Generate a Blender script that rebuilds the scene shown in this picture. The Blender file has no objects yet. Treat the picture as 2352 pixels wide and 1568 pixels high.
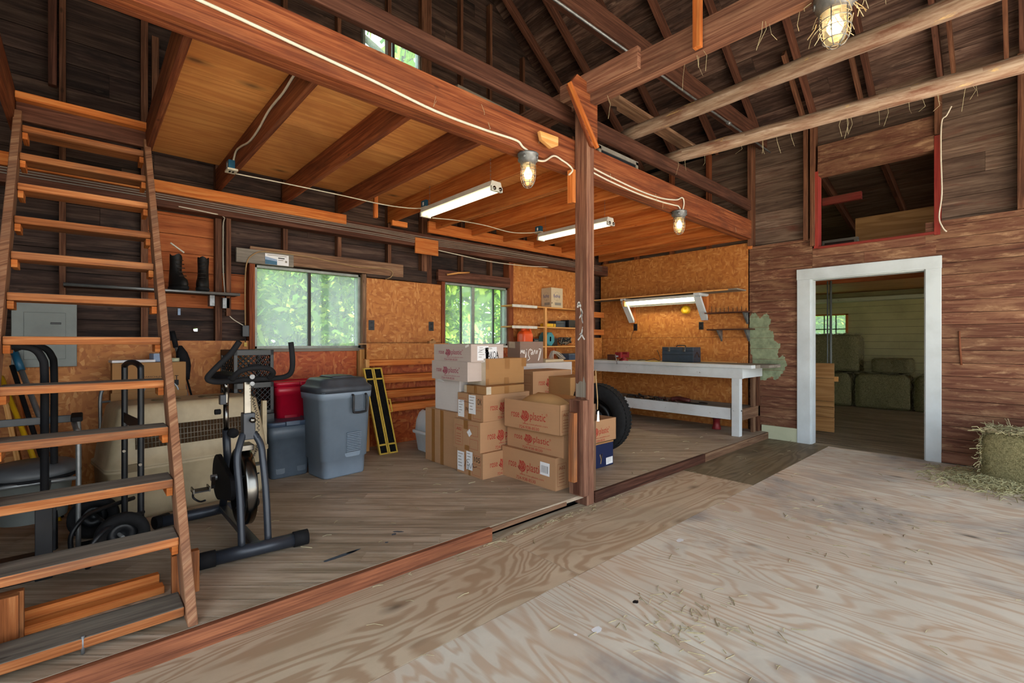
import bpy, math, random
from mathutils import Vector, Matrix, Euler
random.seed(7)
SC = bpy.context.scene
COL = SC.collection
PI = math.pi
V = Vector

# ------------------------------------------------------------------ materials
MATS = {}
class G:
    """small node-graph helper for one material"""
    def __init__(s, name):
        s.m = bpy.data.materials.new(name); s.m.use_nodes = True
        s.t = s.m.node_tree; s.t.nodes.clear()
        s.out = s.t.nodes.new('ShaderNodeOutputMaterial')
        MATS[name] = s.m
    def n(s, typ, ins=None, **kw):
        nd = s.t.nodes.new('ShaderNode' + typ)
        for k, v in kw.items(): setattr(nd, k, v)
        for k, v in (ins or {}).items():
            if isinstance(v, tuple) and len(v) == 2 and hasattr(v[0], 'bl_idname'):
                s.t.links.new(v[0].outputs[v[1]], nd.inputs[k])
            elif hasattr(v, 'bl_idname'):
                s.t.links.new(v.outputs[0], nd.inputs[k])
            else:
                if isinstance(v, tuple) and len(v) == 3 and nd.inputs[k].type == 'RGBA': v = v + (1,)
                nd.inputs[k].default_value = v
        return nd
    def ramp(s, fac, stops, interp='LINEAR'):
        nd = s.t.nodes.new('ShaderNodeValToRGB'); nd.color_ramp.interpolation = interp
        e = nd.color_ramp.elements
        while len(e) < len(stops): e.new(.5)
        for i, (p, c) in enumerate(stops):
            e[i].position = p
            e[i].color = (c if isinstance(c, tuple) else (c, c, c)) + (1,)
        s.link(fac, nd, 0); return nd
    def link(s, a, nd, i):
        if isinstance(a, tuple): s.t.links.new(a[0].outputs[a[1]], nd.inputs[i])
        else: s.t.links.new(a.outputs[0], nd.inputs[i])
    def mix(s, fac, a, b, mode='MIX'):
        nd = s.t.nodes.new('ShaderNodeMix'); nd.data_type = 'RGBA'; nd.blend_type = mode; nd.clamp_factor = True
        for i, v in ((0, fac), (6, a), (7, b)):
            if isinstance(v, (int, float)): nd.inputs[i].default_value = v
            elif isinstance(v, tuple) and not hasattr(v[0], 'bl_idname'): nd.inputs[i].default_value = v + (1,)
            else: s.link(v, nd, i)
        return (nd, 2)
    def math(s, op, a, b=0.0, c=None):
        nd = s.t.nodes.new('ShaderNodeMath'); nd.operation = op
        for i, v in enumerate((a, b, c)):
            if v is None: continue
            if isinstance(v, (int, float)): nd.inputs[i].default_value = v
            else: s.link(v, nd, i)
        return nd
    def uv(s, sx, sy, sz=1):
        tc = s.n('TexCoord'); return s.n('Mapping', {'Vector': (tc, 2), 'Scale': (sx, sy, sz)})
    def obj(s, sc=1):
        tc = s.n('TexCoord'); return s.n('Mapping', {'Vector': (tc, 3), 'Scale': (sc, sc, sc)})
    def noise(s, vec, scale, detail=5, rough=.55, dist=0):
        return s.n('TexNoise', {'Vector': vec, 'Scale': scale, 'Detail': detail, 'Roughness': rough, 'Distortion': dist})
    def rnd(s):
        return s.n('Attribute', attribute_name='rnd')
    def vary(s, col, amt):
        f = s.math('MULTIPLY_ADD', (s.rnd(), 2), 2 * amt, 1 - amt)
        h = s.n('HueSaturation', {'Value': f}); s.link(col, h, 4); return h
    def bsdf(s, col, rough=.6, metal=0, bump=None, bstr=.3, bdist=.004, spec=.3, **kw):
        b = s.n('BsdfPrincipled', {'Metallic': metal, 'Specular IOR Level': spec})
        if isinstance(rough, (int, float)): b.inputs['Roughness'].default_value = rough
        else: s.link(rough, b, 'Roughness')
        if isinstance(col, tuple) and not hasattr(col[0], 'bl_idname'): b.inputs['Base Color'].default_value = col + (1,)
        else: s.link(col, b, 'Base Color')
        for k, v in kw.items(): b.inputs[k.replace('_', ' ')].default_value = v
        if bump is not None:
            bp = s.n('Bump', {'Strength': bstr, 'Distance': bdist}); s.link(bump, bp, 'Height'); s.link(bp, b, 'Normal')
        s.t.links.new(b.outputs[0], s.out.inputs[0]); return b

def H(h):
    """hex sRGB -> linear"""
    r = [int(h[i:i+2], 16) / 255 for i in (0, 2, 4)]
    return tuple(c / 12.92 if c <= .04045 else ((c + .055) / 1.055) ** 2.4 for c in r)

def wood(name, dark, mid, light, sx=1.2, sy=34, rough=.75, var=.22, stain=None, stain_amt=.5, stain_sc=1.3, spec=.2, bump=.35, extra=None, extra_rng=(.5, .6), extra_sc=2.2, knots=True):
    g = G(name)
    u = g.uv(sx, sy)
    n1 = g.noise(u, 1.0, 7, .62, .9)
    u2 = g.uv(sx * 3, sy * 4); n2 = g.noise(u2, 1.0, 4, .6)
    f = g.math('MULTIPLY_ADD', (n2, 0), .35, g.math('MULTIPLY', (n1, 0), .75))
    c = g.ramp(f, [(.34, H(dark)), (.52, H(mid)), (.70, H(light))])
    col = (c, 0)
    if knots:
        ku = g.uv(3.0, 7.0); k = g.n('TexVoronoi', {'Vector': ku, 'Scale': 1.0, 'Randomness': 1.0})
        kf = g.ramp((k, 0), [(.035, 1.0), (.085, 0.0)])
        col = g.mix(g.math('MULTIPLY', kf, .6), col, H(dark))
    if stain:
        so = g.noise(g.uv(stain_sc, stain_sc * 3.2), 1.0, 6, .65, .5)
        sf = g.ramp((so, 0), [(.47, 0.0), (.68, 1.0)])
        col = g.mix(g.math('MULTIPLY', sf, stain_amt), col, H(stain))
    if extra:
        so = g.noise(g.uv(extra_sc, extra_sc * 4), 1.0, 8, .7, .3)
        sf = g.ramp((so, 0), [(extra_rng[0], 0.0), (extra_rng[1], 1.0)])
        col = g.mix(sf, col, H(extra))
    col = g.vary(col, var)
    g.bsdf(col, rough, 0, f, bump, .004, spec)
    return g.m

wood('timber', '38180e', '70381f', '965a36', stain='4a2a1e', stain_amt=.55)
wood('timber_stud', '2a1912', '573524', '7d5740', stain='33211a', stain_amt=.55)
wood('timber_post', '42281c', '7a5140', '9f7860', stain='50352a', stain_amt=.6)
wood('tread_top', '3c3631', '6b635a', '8b8274', sx=1.1, sy=24, stain='4f4740', stain_amt=.6, var=.1, rough=.85)
wood('timber_dark', '27150f', '4c2c20', '6b4636', stain='2b1a14', stain_amt=.5)
wood('timber_old', '3a261b', '6e503c', '93765c', stain='4d3a30', stain_amt=.5)
wood('timber_orange', '7a3c18', 'b9652c', 'd18a4c', stain='8c4f2a', stain_amt=.5)
wood('rim_wood', '3d2114', '774630', '985f40', stain='50301f', stain_amt=.5)
wood('stringer_wood', '452a1d', '875c43', 'a98162', stain='5e4a40', stain_amt=.6)
wood('tread_wood', '5e3219', '98592f', 'bb7f50', stain='4d4039', stain_amt=.75, stain_sc=.9)
wood('pine', '9a6230', 'c98f50', 'e0b27a', stain='b07a42', stain_amt=.4, var=.15)
wood('log_wood', '5a4033', '947c69', 'b8a594', sx=1.6, sy=16, stain='6e4230', stain_amt=.85, stain_sc=2.6, bump=.8, extra='d3b075', extra_rng=(.60, .66))
wood('siding_dark', '17110f', '382823', '56443a', sy=20, stain='120f10', stain_amt=.8, var=.3, extra='6d5c4e', extra_rng=(.66, .80))
wood('siding_orange', '5c2a14', '97502a', 'b06a3c', sy=16, stain='5a2c18', stain_amt=.5, var=.25)
wood('siding_grey', '31251f', '5f4c40', '7f6b5c', sy=18, stain='3d2a24', stain_amt=.55, var=.25, extra='5a3328', extra_rng=(.55, .75))
wood('roof_boards', '1c120f', '443028', '6d574c', sy=14, stain='1c1314', stain_amt=.8, var=.35, extra='8a7466', extra_rng=(.62, .78))
wood('paint_worn', '3e241a', '5f3a2b', '7d5944', sx=1.5, sy=24, stain='856349', stain_amt=.85, stain_sc=2.2, var=.15, extra='a28062', extra_rng=(.53, .70), extra_sc=3.6, rough=.7)
wood('paint_red', '4a1513', '7c2622', '8d3a2e', stain='5d3b2a', stain_amt=.5)
wood('deck_wood', '665849', '9f8d79', 'bdae9c', sx=1.1, sy=26, stain='75654f', stain_amt=.65, var=.11, extra='a3a49c', extra_rng=(.62, .74), extra_sc=1.2, rough=.6, spec=.3)
wood('far_floor', '51473a', '877a66', 'a89a82', sx=1.1, sy=22, stain='473b2e', stain_amt=.7, var=.12, rough=.6)
wood('board_grey', '4a4642', '7b7369', '988f82', sx=1.3, sy=30, stain='5c534b', stain_amt=.6, var=.15)

def ply(name, base, ring, sx, sy, freq, stain=None, amt=.5, ringamt=.8, lo=.45, hi=.9, var=.1, rough=.55, dirt=None):
    g = G(name)
    n1 = g.noise(g.uv(sx, sy), 1.0, 3, .42, .7)
    s = g.math('SINE', g.math('MULTIPLY', (n1, 0), freq))
    fine = g.noise(g.uv(sx * 4, 60), 1.0, 4, .6)
    s2 = g.math('MULTIPLY_ADD', s, .5, .5)
    s3 = g.math('MULTIPLY_ADD', (fine, 0), .5, g.math('MULTIPLY', s2, .75))
    rf = g.ramp(s3, [(lo, 0.0), (hi, 1.0)])
    col = g.mix(g.math('MULTIPLY', rf, ringamt), H(base), H(ring))
    br = g.noise(g.uv(1.1, 2.2), 1.0, 4, .55)
    col = g.mix(g.math('MULTIPLY', g.ramp((br, 0), [(.35, 0.0), (.65, 1.0)]), .35), col, H(ring))
    k = g.n('TexVoronoi', {'Vector': g.uv(1.5, 3.2), 'Scale': 1.0})
    kf = g.ramp((k, 0), [(.035, 1.0), (.08, .45), (.16, 0.0)])
    col = g.mix(g.math('MULTIPLY', kf, .8), col, H('3a2a20'))
    if stain:
        so = g.noise(g.obj(.75), 1.0, 6, .6, .4)
        col = g.mix(g.math('MULTIPLY', g.ramp((so, 0), [(.50, 0.0), (.63, 1.0)]), amt), col, H(stain))
    if dirt:
        so = g.noise(g.obj(3.2), 1.0, 7, .72)
        col = g.mix(g.math('MULTIPLY', g.ramp((so, 0), [(.42, 0.0), (.75, 1.0)]), .45), col, H(dirt))
    col = g.vary(col, var)
    g.bsdf(col, rough, 0, s3, .12, .002, .3)
ply('ply_floor', 'dad4c6', 'b58d6a', .50, 2.7, 120, stain='70727a', amt=.72, dirt='b9b2a5', lo=.5, hi=1.0, ringamt=.55)
ply('ply_floor_strip', 'c9b8a0', '967355', .55, 2.4, 120, stain='9c917f', amt=.5, dirt='9c8b72', ringamt=.62)
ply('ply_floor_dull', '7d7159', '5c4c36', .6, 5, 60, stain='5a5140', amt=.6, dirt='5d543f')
ply('ply_ceiling', 'efac64', 'c8783c', .5, 9, 40, stain='a85f2b', amt=.5, lo=.3, hi=1.0, ringamt=.6, var=.14)
ply('ply_plain', 'b98a55', '98693a', .5, 7, 40, lo=.4, hi=1.0)

def osb(name, a, b, c, d, sc=15):
    g = G(name)
    cols = []
    for k, (sx, sy) in enumerate(((1.0, 2.6), (2.4, .95))):
        u = g.uv(sx * sc, sy * sc)
        w = g.noise(u, .35, 3, .6)
        vv = g.n('VectorMath', {0: u, 1: (w, 1)}, operation='ADD')
        vo = g.n('TexVoronoi', {'Vector': vv, 'Scale': 1.0, 'Randomness': 1.0})
        sep = g.n('SeparateColor', {0: (vo, 1)})
        cols.append((g.ramp((sep, 0), [(0, H(a)), (.35, H(b)), (.75, H(c)), (1, H(d))]), vo))
    sel = g.ramp((g.noise(g.uv(6, 6), 1.0, 3), 0), [(.47, 0.0), (.53, 1.0)])
    col = g.mix(sel, (cols[0][0], 0), (cols[1][0], 0))
    fl = g.n('TexVoronoi', {'Vector': g.uv(16, 34), 'Scale': 1.0})
    col = g.mix(g.math('MULTIPLY', g.ramp((fl, 0), [(.05, 1.0), (.12, 0.0)]), .7), col, H('5a2a10'))
    big = g.noise(g.uv(.9, .9), 1.0, 5, .6)
    col = g.mix(g.math('MULTIPLY', g.ramp((big, 0), [(.4, 0.0), (.7, 1.0)]), .3), col, H(a))
    g.bsdf(g.vary(col, .06), .55, 0, (cols[0][1], 0), .15, .002, .3)
osb('osb', '9a5a28', 'ab6a31', 'b57439', 'c68c50', 19)
osb('osb_red', '8a3a1a', 'a54c22', 'b05a2a', 'c07440', 19)

def flat(name, hexc, rough=.5, metal=0, spec=.4, noise=.12, nsc=14, bump=0, **kw):
    g = G(name)
    n = g.noise(g.obj(nsc), 1.0, 5, .6)
    c = H(hexc)
    dk = tuple(max(0, x * (1 - noise * 2)) for x in c)
    col = g.mix(g.ramp((n, 0), [(.35, 0.0), (.65, 1.0)]), dk, c)
    g.bsdf(col, rough, metal, (n, 0) if bump else None, bump, .003, spec, **kw)

def chipped(name, hexc, under, thr=(.63, .67), sc=13, rough=.55):
    g = G(name)
    n = g.noise(g.obj(sc), 1.0, 9, .75)
    f = g.ramp((n, 0), [(thr[0], 0.0), (thr[1], 1.0)])
    d = g.noise(g.obj(2.2), 1.0, 5, .6)
    base = g.mix(g.math('MULTIPLY', g.ramp((d, 0), [(.4, 0.0), (.75, 1.0)]), .35), H(hexc), H(under))
    g.bsdf(g.mix(f, base, H(under)), rough, 0, f, -.25, .002, .35)
chipped('white_paint', 'c3c9cc', '6e675e')
chipped('white_trim', 'c5ced2', '767a78', (.68, .73))
chipped('green_board', 'b9bea2', '75705a', (.62, .70))
chipped('far_green', 'b5ae7c', '5a5538', (.66, .74), 5)

def paper(name, hexc, var=.05, rough=.8):
    g = G(name)
    n = g.noise(g.uv(3, 90), 1.0, 3, .5); b = g.noise(g.obj(5), 1.0, 5, .6)
    c = H(hexc)
    col = g.mix(g.math('MULTIPLY', (n, 0), .35), c, tuple(x * .72 for x in c))
    col = g.mix(g.math('MULTIPLY', g.ramp((b, 0), [(.4, 0.0), (.8, 1.0)]), .3), col, tuple(x * .7 for x in c))
    g.bsdf(g.vary(col, var), rough, 0, (b, 0), .08, .004, .2)
paper('cardboard', 'ad8461'); paper('cardboard_pale', 'b9a9a0'); paper('cardboard_brown', 'a1774c'); paper('cardboard_white', 'c9c0bb')
paper('cardboard_inside', 'a5764a'); paper('kraft', 'b08a5c'); paper('label_white', 'e2e2e4'); paper('cardboard_navy', '1c2446'); paper('cardboard_mauve', '8d7568'); paper('cardboard_cream', 'c7b495')
flat('tape_brown', '8f6234', .3, 0, .5, .05); flat('tape_clear', 'c9bba5', .12, 0, .9, .08)
flat('print_red', 'a5322c', .8, 0, .1, .1, 60); flat('print_mag', '9c2f4e', .8, 0, .1, .1, 60); flat('print_brown', '7e3a24', .8, 0, .1, .1, 60)
flat('ink', '16161a', .6, 0, .2, .05); flat('print_blue', '2b3f86', .8, 0, .1, .05); flat('print_white', 'e8e4de', .8, 0, .1, .05); flat('print_grey', '8b8478', .8, 0, .1, .05); flat('print_gold', '9b8152', .7)
flat('black_metal', '1d1e22', .42, .2, .5, .15); flat('bike_metal', '2f343d', .38, .25, .5, .1); flat('rubber', '19191b', .85, 0, .25, .2, 30, .3); flat('foam', '17171a', .8, 0, .2, .15)
flat('steel_black', '0e0f12', .35, .3, .5, .1); flat('chrome', '74726e', .24, 1, .5, .08); flat('alu', '8f9294', .45, .7, .5, .1); flat('galv', '8b8d8f', .5, .7, .5, .2, 25)
flat('can_plastic', '7c8a99', .45, 0, .4, .06, 6); flat('can_lid', '3e434b', .5, 0, .4, .2, 7); flat('tote_blue', '515b66', .45, 0, .4, .08); flat('tote_lid', '3f4d61', .4, 0, .4, .1)
flat('red_plastic', 'b00e2c', .35, 0, .5, .06); flat('white_plastic', 'cfd5da', .4, 0, .4, .04); flat('beige_plastic', 'b5a587', .5, 0, .35, .12, 6); flat('vent_brown', '3f2d1c', .8, 0, .1, .1); flat('beige_dark', '7d6d52', .55, 0, .3, .1)
flat('crate_plastic', '15171b', .4, 0, .5, .1); flat('dark_recess', '0b0b0c', .9, 0, .1, .1); flat('wire_grey', '8d8678', .45, .6, .5, .1); flat('panel_grey', '6f7471', .5, .3, .4, .1, 5)
flat('leather_dark', '231c18', .55, 0, .4, .2, 20, .3); flat('leather_red', '51201d', .5, 0, .4, .2, 20, .3); flat('leather_tan', '7a5636', .55, 0, .4, .2, 20)
flat('cable_white', 'cfc6b4', .5, 0, .4, .08); flat('cable_grey', '8a8379', .5, 0, .4, .1); flat('cable_red', 'a08478', .5); flat('box_blue', '1f5876', .4, 0, .4, .1); flat('box_white', 'cfcab6', .45)
flat('orange_plastic', 'e2531c', .4, 0, .5, .05); flat('teal_plastic', '3f8690', .45, 0, .4, .1); flat('yellow_plastic', 'd7a81a', .4, 0, .4, .06); flat('tool_navy', '33404d', .4, .1, .5, .12, 9); flat('vise_red', '8d2329', .45, .2, .5, .15)
flat('grit_black', '1b1a19', .95, 0, .1, .35, 50, .4); flat('frame_yellow', 'c9a63c', .5, 0, .4, .12); flat('window_alu', '8f938c', .5, .4, .4, .15); flat('window_dark', '34302c', .6)
flat('straw', 'b3a684', .75, 0, .25, .15); flat('hay_green', 'b3ad84', .8, 0, .2, .2, 9); flat('blue_pastel', '8ea3c0', .6); flat('rope_tan', '9e7f58', .8); flat('fixture_white', 'c4c4bd', .4, 0, .4, .08)
flat('paint_splash', 'd5d5d2', .7, 0, .2, .1); flat('paint_blue', '46505c', .6, 0, .3, .15); flat('dust_brown', '6b5a43', .95); flat('green_paint', '8a9678', .65, 0, .3, .2, 12); flat('bone_white', 'd8d2c4', .6); flat('pink_plastic', 'c79aa8', .5); flat('amber_light', '9a6a22', .5)
flat('bark', '3c342c', .9, 0, .1, .25, 8, .5); flat('grass', '5d7a3a', .9, 0, .1, .25, 3); flat('shoe_black', '1a1817', .6, 0, .3, .25, 16, .3); flat('dish_grey', '53565a', .45, 0, .4, .1); flat('bounce_gravel', 'b9ae98', .9)

def emit(name, col, st):
    g = G(name); e = g.n('Emission', {'Color': col, 'Strength': st}); g.t.links.new(e.outputs[0], g.out.inputs[0])
emit('bulb_glow', (1, .68, .34), 9); emit('tube_glow', (1, .94, .60), 12); emit('tube_dim', (1, .88, .52), 1.0)
# glass that is dusty: mostly clear, a little diffuse dust
def dusty(name, dust, tint):
    g = G(name)
    n = g.noise(g.obj(3.5), 1.0, 7, .65)
    f = g.math('MULTIPLY_ADD', (n, 0), dust * .9, dust * .55)
    tr = g.n('BsdfTransparent', {'Color': tint}); df = g.n('BsdfTranslucent', {'Color': (.80, .90, .90)}); gl = g.n('BsdfGlossy', {'Roughness': .05, 'Color': (.9, .9, .9)})
    m1 = g.n('MixShader', {0: f, 1: tr, 2: df}); m2 = g.n('MixShader', {0: .05, 1: m1, 2: gl})
    g.t.links.new(m2.outputs[0], g.out.inputs[0])
dusty('glass_dusty', .27, (.86, 1, .96)); dusty('glass_dusty_more', .42, (.82, .98, .95)); dusty('jar_glass', .07, (1, .84, .58))
def leafmat():
    g = G('leaf')
    c = g.ramp((g.rnd(), 2), [(0, H('4e7a34')), (.5, H('86a944')), (1, H('c3cf5e'))])
    d = g.n('BsdfDiffuse', {'Color': c}); t = g.n('BsdfTranslucent', {'Color': c}); m = g.n('MixShader', {0: .45, 1: d, 2: t})
    g.t.links.new(m.outputs[0], g.out.inputs[0])
leafmat()
def haymat():
    g = G('hay')
    n = g.noise(g.obj(55), 1.0, 6, .7, 1.5)
    c = g.ramp((n, 0), [(.3, H('453f28')), (.5, H('8b8560')), (.7, H('b5ac84'))])
    g.bsdf(g.vary(c, .3), .9, 0, (n, 0), .8, .02, .1)
haymat()
# ------------------------------------------------------------------ mesh builder
class MB:
    def __init__(s):
        s.v = []; s.f = []; s.uv = []; s.mi = []; s.sm = []; s.rn = []; s.mats = []
    def m(s, name):
        if name not in s.mats: s.mats.append(name)
        return s.mats.index(name)
    def face(s, pts, mat, uvs=None, smooth=False, r=.5):
        b = len(s.v); s.v.extend([tuple(p) for p in pts]); s.addf(list(range(b, b + len(pts))), mat, uvs or [(p[0], p[1]) for p in pts], smooth, r)
    def addf(s, idx, mat, uvs, smooth=False, r=.5):
        s.f.append(idx); s.uv.append(uvs); s.mi.append(s.m(mat)); s.sm.append(smooth); s.rn.append(r)
    def hexa(s, c, mat, g=0, r=None, top=None, uvo=None):
        """c: 8 corners ordered by (x,y,z) bits: index = x*4+y*2+z ; g = grain axis"""
        if r is None: r = random.random()
        b = len(s.v); s.v.extend([tuple(p) for p in c])
        ax = [V(c[4]) - V(c[0]), V(c[2]) - V(c[0]), V(c[1]) - V(c[0])]
        L = [a.length for a in ax]
        ou, ov = uvo if uvo else (random.random() * 50, random.random() * 50)
        fs = [((0, 1, 3, 2), 0), ((4, 6, 7, 5), 0), ((0, 4, 5, 1), 1), ((2, 3, 7, 6), 1), ((0, 2, 6, 4), 2), ((1, 5, 7, 3), 2)]
        for k, (q, nax) in enumerate(fs):
            others = [a for a in range(3) if a != nax]
            if g in others: ua = g; va = [a for a in others if a != g][0]
            else: ua, va = others
            uvs = []
            for i in q:
                bits = ((i >> 2) & 1, (i >> 1) & 1, i & 1)
                u = bits[ua] * L[ua] * (1 if g in others else .02); w = bits[va] * L[va]
                uvs.append((u + ou + k * 3.1, w + ov + k * 1.7))
            s.addf([b + i for i in q], (top if (top and k == 5) else mat), uvs, False, r)
    def box(s, x0, y0, z0, x1, y1, z1, mat, g=0, r=None, M=None, top=None):
        x0, x1 = min(x0, x1), max(x0, x1); y0, y1 = min(y0, y1), max(y0, y1); z0, z1 = min(z0, z1), max(z0, z1)
        c = [V((x, y, z)) for x in (x0, x1) for y in (y0, y1) for z in (z0, z1)]
        if M is not None: c = [M @ p for p in c]
        s.hexa(c, mat, g, r, top)
    def beam(s, p, q, w, h, mat, up=(0, 0, 1), r=None):
        """timber from p to q (centre line), w across, h along up"""
        p, q = V(p), V(q); d = (q - p).normalized(); upv = V(up)
        side = d.cross(upv).normalized(); u2 = side.cross(d).normalized()
        c = []
        for e in (p, q):
            for a in (-1, 1):
                for b in (-1, 1): c.append(e + side * (-a * w / 2) + u2 * (b * h / 2))
        s.hexa(c, mat, 0, r)
    def tube(s, pts, rad, mat, n=8, closed=False, cap=True, smooth=True, r=None, uvk=1):
        if r is None: r = random.random()
        pts = [V(p) for p in pts]; N = len(pts)
        rads = rad if isinstance(rad, (list, tuple)) else [rad] * N
        rings = []; prev = None; lu = 0; us = []
        for i, p in enumerate(pts):
            a = pts[i - 1] if (i > 0 or closed) else p; c = pts[(i + 1) % N] if (i < N - 1 or closed) else p
            t = (c - a); t = t.normalized() if t.length > 1e-9 else V((0, 0, 1))
            if prev is None:
                ref = V((0, 0, 1)) if abs(t.z) < .9 else V((1, 0, 0)); nrm = t.cross(ref).normalized()
            else:
                nrm = prev - t * prev.dot(t); nrm = nrm.normalized() if nrm.length > 1e-6 else t.orthogonal().normalized()
            prev = nrm; bn = t.cross(nrm)
            b = len(s.v)
            for k in range(n):
                an = 2 * PI * k / n; s.v.append(tuple(p + (nrm * math.cos(an) + bn * math.sin(an)) * rads[i]))
            rings.append(b)
            if i: lu += (pts[i] - pts[i - 1]).length
            us.append(lu * uvk)
        for i in range(N if closed else N - 1):
            a, c = rings[i], rings[(i + 1) % N]
            for k in range(n):
                k2 = (k + 1) % n; w = 2 * PI * max(rads[i], .01)
                s.addf([a + k, a + k2, c + k2, c + k], mat, [(us[i], w * k / n), (us[i], w * (k + 1) / n), (us[(i + 1) % N] if i + 1 < N else lu + .1, w * (k + 1) / n), (us[(i + 1) % N] if i + 1 < N else lu + .1, w * k / n)], smooth, r)
        if cap and not closed:
            s.addf([rings[0] + k for k in range(n - 1, -1, -1)], mat, [(math.cos(2 * PI * k / n) * rads[0], math.sin(2 * PI * k / n) * rads[0]) for k in range(n)], False, r)
            s.addf([rings[-1] + k for k in range(n)], mat, [(math.cos(2 * PI * k / n) * rads[-1], math.sin(2 * PI * k / n) * rads[-1]) for k in range(n)], False, r)
    def lathe(s, prof, mat, n=24, M=None, smooth=True, mats=None, r=.5, cap=False):
        """prof: [(radius, height)] about local Z"""
        M = M or Matrix(); rings = []
        for (ra, h) in prof:
            b = len(s.v)
            for k in range(n):
                a = 2 * PI * k / n; s.v.append(tuple(M @ V((ra * math.cos(a), ra * math.sin(a), h))))
            rings.append(b)
        for i in range(len(prof) - 1):
            for k in range(n):
                k2 = (k + 1) % n
                s.addf([rings[i] + k, rings[i] + k2, rings[i + 1] + k2, rings[i + 1] + k], (mats[i] if mats else mat), [(k / n, prof[i][1]), ((k + 1) / n, prof[i][1]), ((k + 1) / n, prof[i + 1][1]), (k / n, prof[i + 1][1])], smooth, r)
        if cap:
            s.addf([rings[0] + k for k in range(n - 1, -1, -1)], mat, [(0, 0)] * n, False, r); s.addf([rings[-1] + k for k in range(n)], mat, [(0, 0)] * n, False, r)
    def prism(s, poly, t, M, mat, r=.5, both=True):
        """2D polygon (ccw) in M's XY plane, extruded t along local Z"""
        n = len(poly); b = len(s.v)
        for z in (0, t):
            for p in poly: s.v.append(tuple(M @ V((p[0], p[1], z))))
        s.addf([b + n + i for i in range(n)], mat, [tuple(p) for p in poly], False, r)
        s.addf([b + i for i in range(n - 1, -1, -1)], mat, [tuple(p) for p in reversed(poly)], False, r)
        for i in range(n):
            j = (i + 1) % n; L = (V(poly[j]) - V(poly[i])).length
            s.addf([b + i, b + j, b + n + j, b + n + i], mat, [(0, 0), (L, 0), (L, t), (0, t)], False, r)
    def loft(s, rings, mat, smooth=True, cap0=True, cap1=True, r=.5, mats=None):
        """rings of equal vertex count"""
        bs = []; n = len(rings[0])
        for rg in rings:
            bs.append(len(s.v)); s.v.extend([tuple(p) for p in rg])
        for i in range(len(rings) - 1):
            for k in range(n):
                k2 = (k + 1) % n
                s.addf([bs[i] + k, bs[i] + k2, bs[i + 1] + k2, bs[i + 1] + k], mats[i] if mats else mat, [(k * .1, i * .1), (k * .1 + .1, i * .1), (k * .1 + .1, i * .1 + .1), (k * .1, i * .1 + .1)], smooth, r)
        if cap0: s.addf([bs[0] + k for k in range(n - 1, -1, -1)], mats[0] if mats else mat, [(p[0], p[1]) for p in reversed(rings[0])], False, r)
        if cap1: s.addf([bs[-1] + k for k in range(n)], mats[-1] if mats else mat, [(p[0], p[1]) for p in rings[-1]], False, r)
    def stroke(s, pts, w, M, mat, off=.0012):
        """flat ribbon along 2D pts in M's XY plane (ink, print)"""
        P = [V((p[0], p[1], 0)) for p in pts]; L = []; R = []
        for i, p in enumerate(P):
            d = (P[min(i + 1, len(P) - 1)] - P[max(i - 1, 0)])
            d = d.normalized() if d.length > 1e-9 else V((1, 0, 0)); nn = V((-d.y, d.x, 0)) * (w / 2)
            L.append(p + nn); R.append(p - nn)
        for i in range(len(P) - 1):
            s.face([M @ (q + V((0, 0, off))) for q in (R[i], R[i + 1], L[i + 1], L[i])], mat)
    def poly(s, pts, M, mat, off=.001):
        s.face([M @ V((p[0], p[1], off)) for p in pts], mat)
    def text(s, body, M, mat, w=None, h=None, off=.0012, align='L', shear=0):
        vs, fs, (x0, x1, y0, y1) = glyphs(body)
        sx = (w / (x1 - x0)) if w else None; sy = (h / (y1 - y0)) if h else None
        sx = sx or sy; sy = sy or sx
        ox = {'L': 0, 'C': -.5, 'R': -1}[align] * (x1 - x0) * sx
        b = len(s.v)
        s.v.extend([tuple(M @ V(((x - x0) * sx + ox + shear * (y - y0) * sy, (y - y0) * sy, off))) for (x, y) in vs])
        for f in fs: s.addf([b + i for i in f], mat, [(0, 0)] * len(f))
    def obj(s, name, parent=None, loc=(0, 0, 0), rz=0, bev=0, sub=0):
        me = bpy.data.meshes.new(name); me.from_pydata(s.v, [], s.f)
        for mn in s.mats: me.materials.append(MATS[mn])
        ul = me.uv_layers.new(name='UVMap')
        flatuv = []
        for u in s.uv:
            for a in u: flatuv.extend((a[0], a[1]))
        ul.data.foreach_set('uv', flatuv)
        me.polygons.foreach_set('material_index', s.mi); me.polygons.foreach_set('use_smooth', s.sm)
        at = me.attributes.new('rnd', 'FLOAT', 'FACE'); at.data.foreach_set('value', s.rn)
        me.update()
        o = bpy.data.objects.new(name, me); COL.objects.link(o)
        o.location = loc; o.rotation_euler = (0, 0, rz)
        if parent is not None: o.parent = parent
        if bev:
            md = o.modifiers.new('bevel', 'BEVEL'); md.width = bev; md.segments = 2; md.limit_method = 'ANGLE'; md.angle_limit = math.radians(40)
        if sub:
            md = o.modifiers.new('sub', 'SUBSURF'); md.levels = sub; md.render_levels = sub
        return o

_GL = {}
def glyphs(body):
    if body in _GL: return _GL[body]
    cu = bpy.data.curves.new('lettering', 'FONT'); cu.body = body; cu.size = 1; cu.resolution_u = 3
    o = bpy.data.objects.new('lettering', cu); COL.objects.link(o)
    dg = bpy.context.evaluated_depsgraph_get(); ev = o.evaluated_get(dg); me = ev.to_mesh()
    vs = [(v.co.x, v.co.y) for v in me.vertices]; fs = [list(p.vertices) for p in me.polygons]
    ev.to_mesh_clear(); bpy.data.objects.remove(o); bpy.data.curves.remove(cu)
    bb = (min(v[0] for v in vs), max(v[0] for v in vs), min(v[1] for v in vs), max(v[1] for v in vs))
    _GL[body] = (vs, fs, bb); return _GL[body]

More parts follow.
